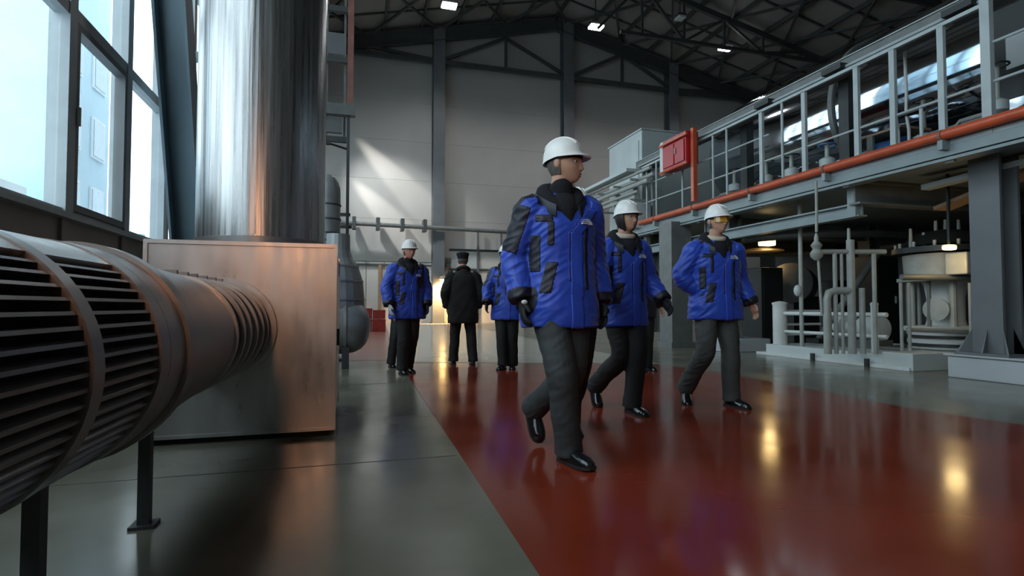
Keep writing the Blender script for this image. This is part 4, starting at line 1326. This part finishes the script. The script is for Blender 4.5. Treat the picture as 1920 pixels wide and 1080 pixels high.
def head_pt(th, ph, off=0.0):
    d = Vector((math.sin(th) * math.cos(ph), -math.cos(th) * math.cos(ph), math.sin(ph)))
    p = Vector((d.x * .077, d.y * .097, d.z * .120))
    low = max(0.0, min(1.0, -p.z / .12))
    p.x *= 1 - .27 * low ** 1.5
    if p.y > 0:
        p.y *= 1 - .40 * low
    else:
        p.y *= 1 + .62 * low ** 2
        w = min(1.0, -d.y * 1.6)
        x, z = p.x, p.z
        ax_ = abs(x)
        g = lambda c, s_: math.exp(-((c) / s_) ** 2)
        t = (.024 - z) / .070
        dy = 0.0
        if 0 <= t <= 1.12:
            pr = (.004 + .024 * t) if t < .88 else max(0, .025 * (1.12 - t) / .24)
            dy -= pr * g(x, .0085 + .007 * t)
        dy += .012 * g(ax_ - .032, .015) * g(z - .003, .012)
        dy -= .006 * g(z - .026, .010) * g(x, .045)
        dy -= .006 * g(ax_ - .044, .018) * g(z + .026, .02)
        dy -= .0075 * g(z + .064, .007) * g(x, .022)
        dy -= .0070 * g(z + .080, .007) * g(x, .019)
        dy += .004 * g(z + .072, .004) * g(x, .026)
        dy -= .010 * g(z + .104, .014) * g(x, .022)
        p.y += dy * w
    if off:
        p += d * off
    return p


def head_mesh(mb, MH):
    nt, npn = 72, 56
    rings = []
    for i in range(npn + 1):
        ph = -math.pi / 2 + .02 + (math.pi - .04) * i / npn
        rings.append([MH @ head_pt(2 * math.pi * j / nt, ph) for j in range(nt)])
    mb.loft(rings)
    for s in (-1, 1):
        e = MB()
        e.ball((s * .079, .012, -.006), .011, .020, .032, 12, 8)
        e.ball((s * .076, .008, -.026), .010, .011, .014, 10, 6)
        mb.add([MH @ p for p in e.v], e.f)


def hand(mb, wrist, d, n, spread, grow=0.0, curl=.5):
    """wrist point, finger direction d, palm normal n, spread = direction from little finger to thumb"""
    d, n, sp = Vector(d).normalized(), Vector(n).normalized(), Vector(spread).normalized()
    g = grow
    limb(mb, [wrist - d * .03, wrist + d * .02, wrist + d * .06, wrist + d * .098], [(.028 + g, .022 + g), (.034 + g, .019 + g), (.042 + g, .018 + g), (.040 + g, .013 + g)], 3, 12, lat=sp)
    for k, (o_, l_) in enumerate(((-.031, .058), (-.0105, .074), (.0105, .080), (.031, .070))):
        b = wrist + d * .085 + sp * o_
        p1 = b + d * .025
        d1 = (d * math.cos(curl * .7) + n * math.sin(curl * .7))
        p2 = p1 + d1 * l_ * .42
        d2 = (d * math.cos(curl * 1.7) + n * math.sin(curl * 1.7))
        p3 = p2 + d2 * l_ * .40
        limb(mb, [b, p1, p2, p3], [.0092 + g, .0090 + g, .0084 + g, .0070 + g], 3, 10, lat=sp)
    b = wrist + d * .030 + sp * .030
    p1 = b + (sp * .7 + d * .7 + n * .15).normalized() * .036
    p2 = p1 + (sp * .25 + d * .9 + n * .35).normalized() * .030
    p3 = p2 + (d * .9 + n * .4).normalized() * .024
    limb(mb, [b - sp * .012, b, p1, p2, p3], [.013 + g, .0135 + g, .0115 + g, .0102 + g, .008 + g], 3, 10, lat=n)


def shoe_mesh(mb, sole, A, yaw, pitch):
    """shoe with its ankle joint at A; pitch > 0 lifts the heel (about the ball), < 0 lifts the toe"""
    Mx = Matrix.Translation(A) @ Matrix.Rotation(yaw, 4, 'Z') @ Matrix.Rotation(pitch, 4, 'X')
    prof = [(-.072, .020, .050), (-.066, .033, .085), (-.03, .038, .10), (.02, .039, .092), (.07, .043, .070), (.12, .048, .055), (.16, .046, .046), (.19, .034, .036), (.205, .014, .024)]
    rings = []
    sr = []
    for f_, w, h in prof:
        r = []
        for j in range(14):
            a = math.pi * 2 * j / 14
            c, s = math.cos(a), math.sin(a)
            zz = -.075 + h * max(0.0, s) ** .7
            r.append(Mx @ Vector((w * c, -f_, zz)))
        rings.append(r)
        sr.append([Mx @ Vector((sx * (w + .004), -f_ * 1.012, zz)) for sx, zz in ((-1, -.073), (-1, -.088), (1, -.088), (1, -.073))])
    mb.loft(rings)
    sole.loft(sr)


def person(label, loc, rz, H, coat='blue', legs=None, arms=None, head=(0, 0), lean=0.0, voxel=.010, hat='helmet', hair='short', trousers=None,
           gloves=(None, None), scarf=None, goggles=False, cuffs=False, panels=True, emblem=True, hem=.76, face=True, woman=False, yoke=False, dark='', wide=1.0, skin=None, backhair=None, helmet_mark=False):
    s = H / 1.78
    S = Matrix.Diagonal((s, s, s, 1))
    sk_ = skin or M_SKIN
    legs = legs or {}
    arms = arms or {}
    sw = (.93 if woman else 1.0) * wide
    hipz = .91
    # joints
    J = {}
    for sd, key in ((-1, 'R'), (1, 'L')):
        k_, a_, pit, yw = legs.get(key, (V(sd * .095, .02, .50), V(sd * .10, 0, .088), 0, sd * .12))
        J[key + 'hip'] = V(sd * .085, 0, hipz)
        J[key + 'knee'], J[key + 'ank'] = k_, a_
        J[key + 'pit'], J[key + 'yaw'] = pit, yw
        e_, w_ = arms.get(key, (V(sd * .245, -.02, 1.15), V(sd * .262, .06, .92)))
        J[key + 'sh'] = V(sd * .165 * sw, 0, 1.405)
        J[key + 'elb'], J[key + 'wri'] = e_, w_
    piv = V(0, .03, 1.553)
    MH = Matrix.Translation(piv) @ Matrix.Rotation(head[0], 4, 'Z') @ Matrix.Rotation(head[1], 4, 'X') @ Matrix.Translation((0, -.012, .117))
    # ---- body, one surface
    b = MB()
    head_mesh(b, MH)
    limb(b, [V(0, -.01, 1.36), V(0, .0, 1.47), V(0, .025, 1.56), MH @ Vector((0, .01, -.03))], [(.075, .07), (.062, .06), (.056, .058), (.055, .06)], 4)
    limb(b, [V(0, 0, .84), V(0, 0, .95), V(0, 0, 1.12), V(0, 0, 1.30), V(0, -.01, 1.41), V(0, -.01, 1.45)], [(.13, .085), (.15, .10), (.135, .09), (.155, .105), (.13, .08), (.06, .05)], 4, 20)
    gl_meshes = []
    for i, (sd, key) in enumerate(((-1, 'R'), (1, 'L'))):
        limb(b, [J[key + 'hip'], (J[key + 'hip'] + J[key + 'knee']) / 2, J[key + 'knee'], (J[key + 'knee'] * .6 + J[key + 'ank'] * .4), J[key + 'ank']],
             [.078, .07, .053, .052, .036], 4, 14)
        ft = Matrix.Rotation(J[key + 'yaw'], 4, 'Z') @ Matrix.Rotation(J[key + 'pit'], 4, 'X')
        A = J[key + 'ank']
        limb(b, [A, A + ft @ V(0, .05, -.04), A + ft @ V(0, .14, -.058)], [(.03, .03), (.032, .026), (.03, .014)], 3, 10)
        sh, el_, wr = J[key + 'sh'], J[key + 'elb'], J[key + 'wri']
        limb(b, [V(sd * .09, 0, 1.40), sh, (sh + el_) / 2, el_, (el_ + wr) / 2, wr], [.05, .052, .046, .04, .036, .026], 4, 14)
        d_ = (wr - el_).normalized()
        n_ = V(-sd, .1, 0)
        n_ = (n_ - d_ * n_.dot(d_)).normalized()
        sp_d = V(0, 1, 0)
        sp_d = (sp_d - d_ * sp_d.dot(d_) - n_ * sp_d.dot(n_)).normalized()
        hand(b, wr + d_ * .0, d_, n_, sp_d)
        if gloves[i]:
            g = MB()
            hand(g, wr + d_ * .0, d_, n_, sp_d, .0028)
            gm = remesh(g, .0042 if voxel < .007 else .006, 2)
            gl_meshes.append((gm, gloves[i]))
    bme = remesh(b, min(voxel, .0075) * .8 if voxel < .012 else .008, 1, .4)
    bme.transform(S)
    bme.name = 'person'
    bme.materials.append(sk_)
    root = bpy.data.objects.new('person', bme)
    COL.objects.link(root)
    root.location = (loc[0], loc[1], 0)
    root.rotation_euler = (0, 0, rz)
    tag(root, label, 'person')

    def part(name, me, m, parent=root, lab=None):
        me.name = name
        me.transform(S)
        me.materials.clear()
        me.materials.append(m)
        o = link(name, me, parent)
        if lab:
            o['label'] = lab
        return o

    def mbpart(name, mb, m, parent=root, smooth=45, lab=None):
        return part(name, mb.mesh(name, smooth), m, parent, lab)

    for gm, gmat in gl_meshes:
        part('glove', gm, gmat)
    # ---- trousers
    t = MB()
    limb(t, [V(0, 0, .80), V(0, 0, .87), V(0, 0, .95), V(0, 0, 1.02)], [(.13, .10), (.165, .115), (.16, .112), (.14, .10)], 4, 20)
    for sd, key in ((-1, 'R'), (1, 'L')):
        hp_, kn, an = J[key + 'hip'], J[key + 'knee'], J[key + 'ank']
        dirn = (an - kn).normalized()
        limb(t, [hp_, hp_ * .55 + kn * .45, kn, kn * .5 + an * .5, an * .85 + kn * .15, an + dirn * .040],
             [(.098, .110), (.096, .100), (.084, .086), (.080, .082), (.077, .080), (.080, .088)], 4, 18)
    tme = remesh(t, max(voxel, .007), 3, .5, .007, seed=loc[0])
    part('trousers', tme, trousers or M_TROU)
    # ---- shoes
    for key in ('R', 'L'):
        so, sl_ = MB(), MB()
        shoe_mesh(so, sl_, J[key + 'ank'], J[key + 'yaw'], J[key + 'pit'])
        sh_o = mbpart('shoe', so, M_SHOE, root, 60)
        mbpart('sole', sl_, M_SOLE, sh_o, 30)
    # ---- jacket
    jm = {'blue': M_BLUE, 'black': M_BLACKC, 'navy': M_NAVY}[coat]
    j = MB()
    hw = sw
    ln = lambda z: lean * (z - .9)
    limb(j, [V(0, ln(z), z) for z in (hem, hem + .015, .90, 1.04, 1.18, 1.30, 1.385, 1.435, 1.475, 1.495)],
         [(.212 * hw, .156), (.220 * hw, .166), (.215 * hw, .165), (.198 * hw, .152), (.198 * hw, .150), (.200 * hw, .150), (.196 * hw, .136), (.160 * hw, .115), (.115, .10), (.080, .080)], 4, 28, power=2.3)
    for sd, key in ((-1, 'R'), (1, 'L')):
        sh, el_, wr = J[key + 'sh'], J[key + 'elb'], J[key + 'wri']
        d_ = (wr - el_).normalized()
        limb(j, [V(sd * .08, 0, 1.40), sh, sh * .55 + el_ * .45, el_, el_ * .45 + wr * .55, wr - d_ * .005, wr + d_ * .012],
             [(.085, .09), (.090, .098), (.088, .092), (.082, .086), (.078, .080), (.071, .073), (.066, .068)], 4, 18)
    jme = remesh(j, voxel, 3, .5, .011 if coat == 'blue' else .008, seed=loc[0] * 3 + 1)
    jo_me = jme
    subs = []
    if coat == 'blue' and panels:
        def sleeve(c, k_, sd_, thr):
            a_, b_ = J[k_ + 'sh'], J[k_ + 'elb']
            d2 = b_ - a_
            t_ = (c - a_).dot(d2) / d2.length_squared
            if not (-.55 < t_ < .95) or c.x * sd_ < .12:
                return False
            r_ = c - (a_ + d2 * max(t_, -.0))
            if t_ < 0:
                return r_.y > -.055 and c.x * sd_ > .13
            return r_.x * sd_ > thr * r_.length and r_.length < .16
        front = lambda c, n: n.y < -.25
        # dark yoke over the shoulders and outer upper sleeve
        if 'R' in dark:
            subs.append(('sleeve_panel', shell(jme, lambda c, n: sleeve(c, 'R', -1, .30), .002, 'p'), M_NAVY))
        if 'L' in dark:
            subs.append(('sleeve_panel', shell(jme, lambda c, n: sleeve(c, 'L', 1, .55) or (yoke and c.z > 1.15 and c.x > .06 + (1.38 - c.z) * .2 and c.x < .2), .002, 'p'), M_NAVY))
        # storm flap and zips
        subs.append(('storm_flap', shell(jme, lambda c, n: front(c, n) and c.z < 1.40 and abs(c.x - .045 - max(0, c.z - 1.26) * .75) < .034 and abs(c.x) < .18 * hw, .006, 'p'), M_BLUE))
        subs.append(('flap_piping', shell(jme, lambda c, n: front(c, n) and 1.0 < c.z < 1.40 and abs(c.x - .005 - max(0, c.z - 1.26) * .75) < .007, .003, 'p'), M_BLUED))
        subs.append(('chest_stripe', shell(jme, lambda c, n: front(c, n) and .95 < c.z < 1.33 and abs(c.x - .105) < .011, .002, 'p'), M_NAVY))
        subs.append(('chest_pocket_zip', shell(jme, lambda c, n: n.y < -.1 and (-.115 < c.x < -.085 and 1.19 < c.z < 1.325), .002, 'p'), M_NAVY))
        subs.append(('chest_pocket_bar', shell(jme, lambda c, n: n.y < -.1 and -.175 < c.x < -.085 and 1.325 < c.z < 1.36, .002, 'p'), M_NAVY))
        subs.append(('side_panel_or_shade', shell(jme, lambda c, n: n.y < -.05 and -.195 < c.x < -.15 and 1.05 < c.z < 1.25 and n.z > -.6, .002, 'p'), M_NAVY))  # shade between sleeve and body put into a navy patch
        subs.append(('pocket_flap', shell(jme, lambda c, n: front(c, n) and -.145 + (c.z - 1.0) * .25 < c.x < -.085 + (c.z - 1.0) * .25 and .93 < c.z < 1.10, .002, 'p'), M_NAVY))
        for k in 'RL':
            subs.append(('cuff', shell(jme, lambda c, n: (c - J[k + 'wri']).length < .105 and (c - J[k + 'wri']).dot((J[k + 'wri'] - J[k + 'elb']).normalized()) > -.04, .002, 'p'), M_NAVY))
    # emblem position
    epos = None
    if emblem and coat == 'blue':
        best = None
        tgt = Vector((.105, -.16, 1.325))
        for v in jme.vertices:
            if v.normal.y < -.3:
                dd_ = (v.co.x - tgt.x) ** 2 + (v.co.z - tgt.z) ** 2
                if best is None or dd_ < best[0]:
                    best = (dd_, v.co.copy(), v.normal.copy())
        epos = best
    jo = part('jacket', jme, jm)
    for nm, me, m in subs:
        if me:
            part(nm, me, m, jo)
    if epos:
        c, n = epos[1] + epos[2] * .012, epos[2]
        u = Vector((0, 0, 1)).cross(n)
        u = (u if u.x > 0 else -u).normalized()
        w = n.cross(u)
        w = w if w.z > 0 else -w
        e = MB()

        def flat(pts2, th=.0012):
            k = len(pts2)
            vv = [c + u * a + w * b_ + n * th for a, b_ in pts2] + [c + u * a + w * b_ - n * .010 for a, b_ in pts2]
            e.add(vv, [list(range(k)), list(range(k, 2 * k))[::-1]] + [(i, k + i, k + (i + 1) % k, (i + 1) % k) for i in range(k)])
        for r0, r1 in ((.010, .016), (.020, .026), (.030, .036)):
            o_ = [(.004 + r1 * math.cos(R(q)), -.014 + r1 * math.sin(R(q)) * .9) for q in range(0, 91, 10)]
            i_ = [(.004 + r0 * math.cos(R(q)), -.014 + r0 * math.sin(R(q)) * .9) for q in range(90, -1, -10)]
            flat(o_ + i_)
        for q in range(3):
            flat([(-.036, -.013 + q * .011), (-.002, -.013 + q * .011), (-.002, -.007 + q * .011), (-.036 + q * .006, -.007 + q * .011)])
        mbpart('emblem', e, M_EMBLEM, jo, None, 'small white chest emblem of three arcs')
    # collar
    cm_ = M_FLEECE if coat == 'blue' else jm
    cl = MB()
    pts = []
    for k in range(20):
        a = 2 * math.pi * k / 20
        fr = max(0, -math.sin(a))            # front part sinks into a V
        pts.append(Vector((.096 * math.cos(a), .100 * math.sin(a) - .008 + ln(1.5) * -1, 1.500 - .110 * fr ** 1.3 + .045 * max(0, math.sin(a)))))
    big = coat == 'blue'
    cl.tube(pts, .042 if big else .028, 12, True, True)
    mbpart('collar', cl, cm_, jo, 60)
    if big:
        # navy outer collar leaves either side of the opening
        for sd in (-1, 1):
            fpt = []
            for k in range(9):
                a = R(-62 + 122 * k / 8) if sd > 0 else R(180 + 62 - 122 * k / 8)
                fr = max(0, -math.sin(a))
                fpt.append((Vector((.116 * math.cos(a), .116 * math.sin(a) - .012, 1.468 - .095 * fr ** 1.2)), a))
            rings = []
            for p_, a in fpt:
                o_ = Vector((math.cos(a), math.sin(a), 0))
                rings.append([p_ + o_ * .036 - Vector((0, 0, .040)), p_ + o_ * .042 - Vector((0, 0, .030)), p_ + o_ * .026 + Vector((0, 0, .032)), p_ + o_ * .010 + Vector((0, 0, .034)), p_ - Vector((0, 0, .03))])
            cm2 = MB()
            cm2.loft(rings)
            mbpart('collar_leaf', cm2, M_NAVY, jo, 60)
        # dark fleece lining showing in the open neck
        fl_ = MB()
        limb(fl_, [V(0, .075, 1.475), V(.0, .115, 1.42), V(.008, .135, 1.37), V(.015, .140, 1.325)], [(.065, .03), (.060, .032), (.036, .022), (.010, .010)], 4, 14)
        mbpart('neck_lining', fl_, M_FLEECE, jo, 60)
        hd_ = MB()
        limb(hd_, [V(0, -.10, 1.545), V(0, -.145, 1.46), V(0, -.16, 1.37)], [(.10, .03), (.14, .05), (.11, .025)], 4, 16)
        mbpart('hood', hd_, M_NAVY, jo, 60)
    if big and not scarf:
        sc = MB()
        limb(sc, [V(0, .02, 1.45), V(0, .025, 1.50), V(0, .03, 1.545), V(0, .03, 1.552)], [(.085, .08), (.072, .072), (.066, .068), (.058, .06)], 4, 20)
        mbpart('neck_warmer', sc, M_FLEECE, root, 60)
    if scarf:
        sc = MB()
        sc.tube([Vector((.068 * math.cos(a), -.0 + .066 * math.sin(a) - .022, 1.515 - .02 * max(0, -math.sin(a)))) for a in [2 * math.pi * k / 16 for k in range(16)]], .026, 10, True, True)
        mbpart('scarf', sc, scarf, root, 60)

    # ---- head gear, in head space
    HT = Matrix.Translation((0, 0, .03)) @ Matrix.Rotation(R(-7), 4, 'X') @ Matrix.Translation((0, 0, -.03))

    def hpart(name, mb, m, parent=root, smooth=50, lab=None):
        if m is M_HELMET or name in ('headband', 'helmet_badge'):
            mb.v = [HT @ p for p in mb.v]
        mb.v = [MH @ p for p in mb.v]
        return mbpart(name, mb, m, parent, smooth, lab)

    def patch(th0, th1, ph0, ph1, off, nth=24, nph=10, wob=.0):
        mb = MB()
        rows = []
        for i in range(nph + 1):
            ph = ph0 + (ph1 - ph0) * i / nph
            row = [head_pt(th0 + (th1 - th0) * k / nth, ph, off + wob * noise.noise(Vector((k * .9, i * .35, 3)))) for k in range(nth + 1)]
            rowi = [head_pt(th0 + (th1 - th0) * k / nth, ph, -.004) for k in range(nth + 1)][::-1]
            rows.append(row + rowi)
        mb.loft(rows)
        return mb
    hm = M_HAIRG if hair == 'grey' else M_HAIRD
    if hair in ('short', 'grey'):
        hpart('hair', patch(R(86), R(274), R(-34), R(50), .007, wob=.002), hm)
    elif hair == 'long':
        hpart('hair', patch(R(64), R(296), R(-60), R(55), .018, wob=.006), hm)
    if face:
        for sd in (-1, 1):
            e = MB()
            e.ball((sd * .032, head_pt(R(sd * 19), .02).y + .006, .002), .0115, .0115, .0100, 14, 10)
            eo = hpart('eye', e, M_EYE)
            e = MB()
            e.ball((sd * .032, head_pt(R(sd * 19), .02).y - .0035, .002), .0055, .0035, .0055, 10, 6)
            hpart('iris', e, M_IRIS, eo)
            e = MB()
            e.tube([head_pt(R(sd * a), R(11.5 + h_), .001) for a, h_ in ((8, 0), (16, 1.5), (25, 1.8), (34, 0))], [.003, .0042, .004, .002], 6)
            hpart('eyebrow', e, hm)
            e = MB()
            e.tube([head_pt(R(sd * a), R(h_), .0005) for a, h_ in ((11, 1), (19, 4.2), (29, 2))], [.002, .0028, .002], 6)
            hpart('eyelid', e, sk_)
        for z_, nm in ((-32.2, 'lip'), (-41.0, 'lip')):
            e = MB()
            e.tube([head_pt(R(a), R(z_ + abs(a) * (-.06 if z_ > -37 else .10)), .0) for a in (-15, -8, 0, 8, 15)], [.0012, .0035, .0042, .0035, .0012], 6)
            hpart(nm, e, M_LIP)
    if goggles:
        g = MB()
        n_ = 14
        rings = []
        for i in range(n_ + 1):
            a = R(-62 + 124 * i / n_)
            top, bot = head_pt(a, R(15), .016), head_pt(a, R(-10), .014)
            for p_ in (top, bot):
                p_.y = min(p_.y, -.088 * math.cos(a) - .012) if abs(a) < R(55) else p_.y
            ti, bi = top + Vector((0, .006, 0)), bot + Vector((0, .006, 0))
            rings.append([top, bot, bi, ti])
        g.loft(rings)
        go = hpart('goggles', g, M_AMBER, root, 40, 'amber wraparound goggles')
        for sd in (-1, 1):
            g = MB()
            g.tube([head_pt(R(sd * a), R(4), .008) for a in (60, 75, 90, 105)], .005, 6)
            hpart('goggle_strap', g, M_GLOVE, go)
    if hat == 'helmet':
        h = MB()
        zb_ = .030
        nt = 48

        def dome(a, ph, k=1.0):
            return Vector((math.sin(a) * .099 * math.cos(ph) * k, -math.cos(a) * .119 * math.cos(ph) * k + .004, zb_ + .122 * math.sin(ph) * k))

        def brim(a, k, dz):
            fr = max(0.0, math.cos(a))
            ex = .004 + .036 * fr ** 1.8
            return Vector((math.sin(a) * (.099 + ex * .85 * k), -math.cos(a) * (.119 + ex * k) + .004, zb_ + dz - .010 * fr * k - .012 * max(0, -math.cos(a)) * k))
        A_ = [2 * math.pi * q / nt for q in range(nt)]
        rings = [[dome(a, .0, .93) + Vector((0, 0, -.004)) for a in A_], [brim(a, 1, -.010) for a in A_], [brim(a, 1.04, -.006) for a in A_], [brim(a, 1, -.002) for a in A_], [brim(a, .12, .003) for a in A_]]
        for q in range(1, 13):
            rings.append([dome(a, math.pi / 2 * q / 12.2) for a in A_])
        h.loft(rings)
        ho = hpart('hard_hat', h, M_HELMET, root, 60, 'white hard hat')
        for x_ in (0, -.032, .032):
            rg = MB()
            pts = []
            for q in range(13):
                ph = R(35 + 110 * q / 12)
                pts.append(Vector((x_, -.117 * math.cos(ph) + .004, zb_ + .119 * math.sin(ph) * math.sqrt(max(.05, 1 - (x_ / .099) ** 2)))))
            rg.tube(pts, [.003] + [.0075] * 11 + [.003], 8)
            hpart('ridge', rg, M_HELMET, ho)
        bd = MB()
        bd.loft([[dome(a, .02, .96) + Vector((0, 0, -.004)) for a in A_], [dome(a, .02, .86) + Vector((0, 0, -.004)) for a in A_], [dome(a, .02, .86) + Vector((0, 0, -.022)) for a in A_], [dome(a, .02, .90) + Vector((0, 0, -.022)) for a in A_]], False, True)
        hpart('headband', bd, M_GLOVE, ho)
        if helmet_mark:
            mk_ = MB()
            c_ = dome(R(-8), R(32))
            mk_.lathe(c_ - Vector((0, -.004, 0)), Vector((-.1, -.85, .52)), [(0, .018), (.006, .018)], 16)
            hpart('helmet_badge', mk_, M_PALE, ho, 40, 'round grey badge on the helmet front')
    elif hat == 'cap':
        h = MB()
        A_ = [2 * math.pi * q / 32 for q in range(32)]
        el_ = lambda a, rx, ry, z: Vector((math.sin(a) * rx, -math.cos(a) * ry + .004, z))
        h.loft([[el_(a, .082, .100, .012) for a in A_], [el_(a, .088, .106, .014) for a in A_], [el_(a, .090, .108, .05) for a in A_], [el_(a, .104, .124, .085) for a in A_], [el_(a, .100, .118, .108) for a in A_], [el_(a, .06, .07, .122) for a in A_], [el_(a, .01, .01, .124) for a in A_]])
        ho = hpart('cap', h, M_FLEECE, root, 60, 'flat black peaked cap')
        vz_ = MB()
        vz_.loft([[head_pt(R(a), R(10), .004), head_pt(R(a), R(10), .004) + Vector((math.sin(R(a)) * .02, -.045 * math.cos(R(a)), -.02)), head_pt(R(a), R(10), .004) + Vector((math.sin(R(a)) * .02, -.045 * math.cos(R(a)), -.014)), head_pt(R(a), R(13), .004)] for a in range(-50, 51, 10)])
        hpart('peak', vz_, M_FLEECE, ho)
    return root


P = lambda px, d: at(px, 575, d)


# leading man
p = P(1050, 3.28)
main = person('person in blue jacket and white helmet striding ahead of the others, head turned aside', p, R(-2), 1.825, voxel=.0065, wide=1.03, dark='R',
              legs={'R': (V(-.045, .15, .50), V(.012, .10, .092), R(-2), R(16)), 'L': (V(.055, .02, .48), V(-.04, -.36, .235), R(52), R(8))},
              arms={'R': (V(-.250, -.04, 1.14), V(-.240, .04, .905)), 'L': (V(.235, -.08, 1.14), V(.255, -.02, .89))},
              head=(R(50), R(2)), gloves=(M_GLOVE, M_GLOVE), hair='grey', trousers=M_TROU, hem=.745)
jk = [c for c in main.children if c.name.startswith('jacket')][0]
ct = MB()
ct.ball((-.250, -.125, .905), .018, .010, .013, 12, 8)
o = link('cuff_tag', ct.mesh('cuff_tag', 60), jk)
o.data.materials.append(M_WHITE)
o['label'] = 'small white tag at the cuff'

# man whose helmet shows behind the leading man's shoulder
p = P(1078, 4.05)
person('person hidden behind the leading man, a sliver of white helmet showing', p, R(-6), 1.70, voxel=.014, head=(R(10), 0),
       legs={'R': (V(-.05, .1, .5), V(-.06, .08, .088), 0, 0), 'L': (V(.05, 0, .5), V(.02, -.2, .13), R(25), 0)},
       arms={'R': (V(-.19, .0, 1.15), V(-.18, .1, .95)), 'L': (V(.19, 0, 1.15), V(.18, .1, .95))}, trousers=M_TROUB, panels=False, emblem=False, face=False, wide=.85)

# woman right behind him
p = P(1170, 4.72)
person('person with dark hair, cream scarf and white helmet walking beside the leading man', p, R(-2), 1.735, voxel=.009, woman=True,
       legs={'R': (V(-.06, .06, .48), V(-.13, -.32, .19), R(45), R(-6)), 'L': (V(.06, .12, .50), V(.03, .08, .09), R(0), R(8))},
       arms={'R': (V(-.235, .06, 1.16), V(-.28, .20, .98)), 'L': (V(.245, -.04, 1.15), V(.305, .12, .96))},
       head=(R(18), R(4)), gloves=(M_GLOVE, M_GLOVE), hair='long', scarf=M_SCARF, trousers=M_TROUB, hem=.74, skin=M_SKIN)

# someone farther back, legs seen beside the woman's
p = P(1205, 7.75)
person('person in dark clothes far back behind the one with the cream scarf', p, R(0), 1.70, coat='navy', voxel=.016, panels=False, emblem=False, face=False,
       legs={'R': (V(-.07, .05, .5), V(-.08, .02, .088), 0, 0), 'L': (V(.08, .0, .5), V(.09, -.04, .088), 0, .1)}, trousers=M_TROUB, wide=.9)

# man with amber goggles
p = P(1341, 5.02)
person('person in blue jacket and amber goggles walking apart with a hand in the pocket', p, R(-8), 1.755, voxel=.009,
       legs={'R': (V(-.15, .10, .50), V(-.215, -.16, .15), R(30), R(-18)), 'L': (V(.10, .07, .50), V(.115, .06, .09), R(0), R(16))},
       arms={'R': (V(-.310, -.03, 1.17), V(-.115, .02, .99)), 'L': (V(.275, -.06, 1.15), V(.345, .00, .93))},
       head=(R(14), R(2)), gloves=(None, None), hair='grey', goggles=True, trousers=M_TROUG, hem=.775, scarf=M_SCARF, helmet_mark=True, skin=M_SKIN, wide=1.16)

# man on the left
p = P(764, 7.45)
person('person in wide blue jacket and white helmet nearest the ducts, facing the viewer', p, R(12), 1.735, voxel=.011,
       legs={'R': (V(-.075, .08, .5), V(-.085, .05, .09), 0, R(-4)), 'L': (V(.07, .0, .50), V(.05, -.12, .095), R(8), R(8))},
       arms={'R': (V(-.30, .02, 1.16), V(-.285, .12, .93)), 'L': (V(.27, -.02, 1.15), V(.25, .08, .93))},
       head=(R(8), R(6)), gloves=(M_GLOVEW, M_GLOVE), hair='short', trousers=M_TROUB, hem=.74, wide=1.16, yoke=True, dark='L', skin=M_SKINRED)
p = P(754, 8.3)
person('bareheaded person in dark clothes half hidden behind the one nearest the ducts', p, R(10), 1.50, voxel=.014, coat='navy', panels=False, emblem=False, face=False, hat=None, trousers=M_TROUB, wide=.8,
       arms={'R': (V(-.19, .02, 1.15), V(-.18, .1, .93)), 'L': (V(.19, -.02, 1.15), V(.18, .1, .93))},
       legs={'R': (V(-.15, .08, .5), V(-.20, .05, .09), 0, 0), 'L': (V(.07, .0, .50), V(.08, -.12, .10), R(8), 0)})

# man in black walking away
p = P(868, 8.55)
person('person in long black coat and flat black cap seen from behind', p, R(176), 1.705, voxel=.011, coat='black', hat='cap', hair='grey', face=False, hem=.66, wide=1.12,
       legs={'R': (V(-.13, .0, .5), V(-.15, -.06, .09), R(6), 0), 'L': (V(.12, .06, .50), V(.14, .06, .09), 0, 0)},
       arms={'R': (V(-.28, -.02, 1.16), V(-.25, .06, .92)), 'L': (V(.28, -.02, 1.15), V(.25, .06, .92))}, trousers=M_TROUB, skin=M_SKINRED)

# man half hidden behind the leading man's sleeve
p = P(951, 7.9)
person('person in blue jacket half hidden between the black coat and the leading man', p, R(-28), 1.73, voxel=.011, head=(R(-12), R(4)), hair='long', hem=.72, wide=1.08,
       legs={'R': (V(-.07, .05, .5), V(-.06, .02, .09), 0, R(-5)), 'L': (V(.07, -.02, .50), V(.06, -.10, .09), R(4), R(10))},
       arms={'R': (V(-.285, .04, 1.17), V(-.27, .14, .96)), 'L': (V(.25, -.02, 1.15), V(.25, .1, .93))}, gloves=(M_GLOVE, M_GLOVE), trousers=M_TROUB, dark='R')
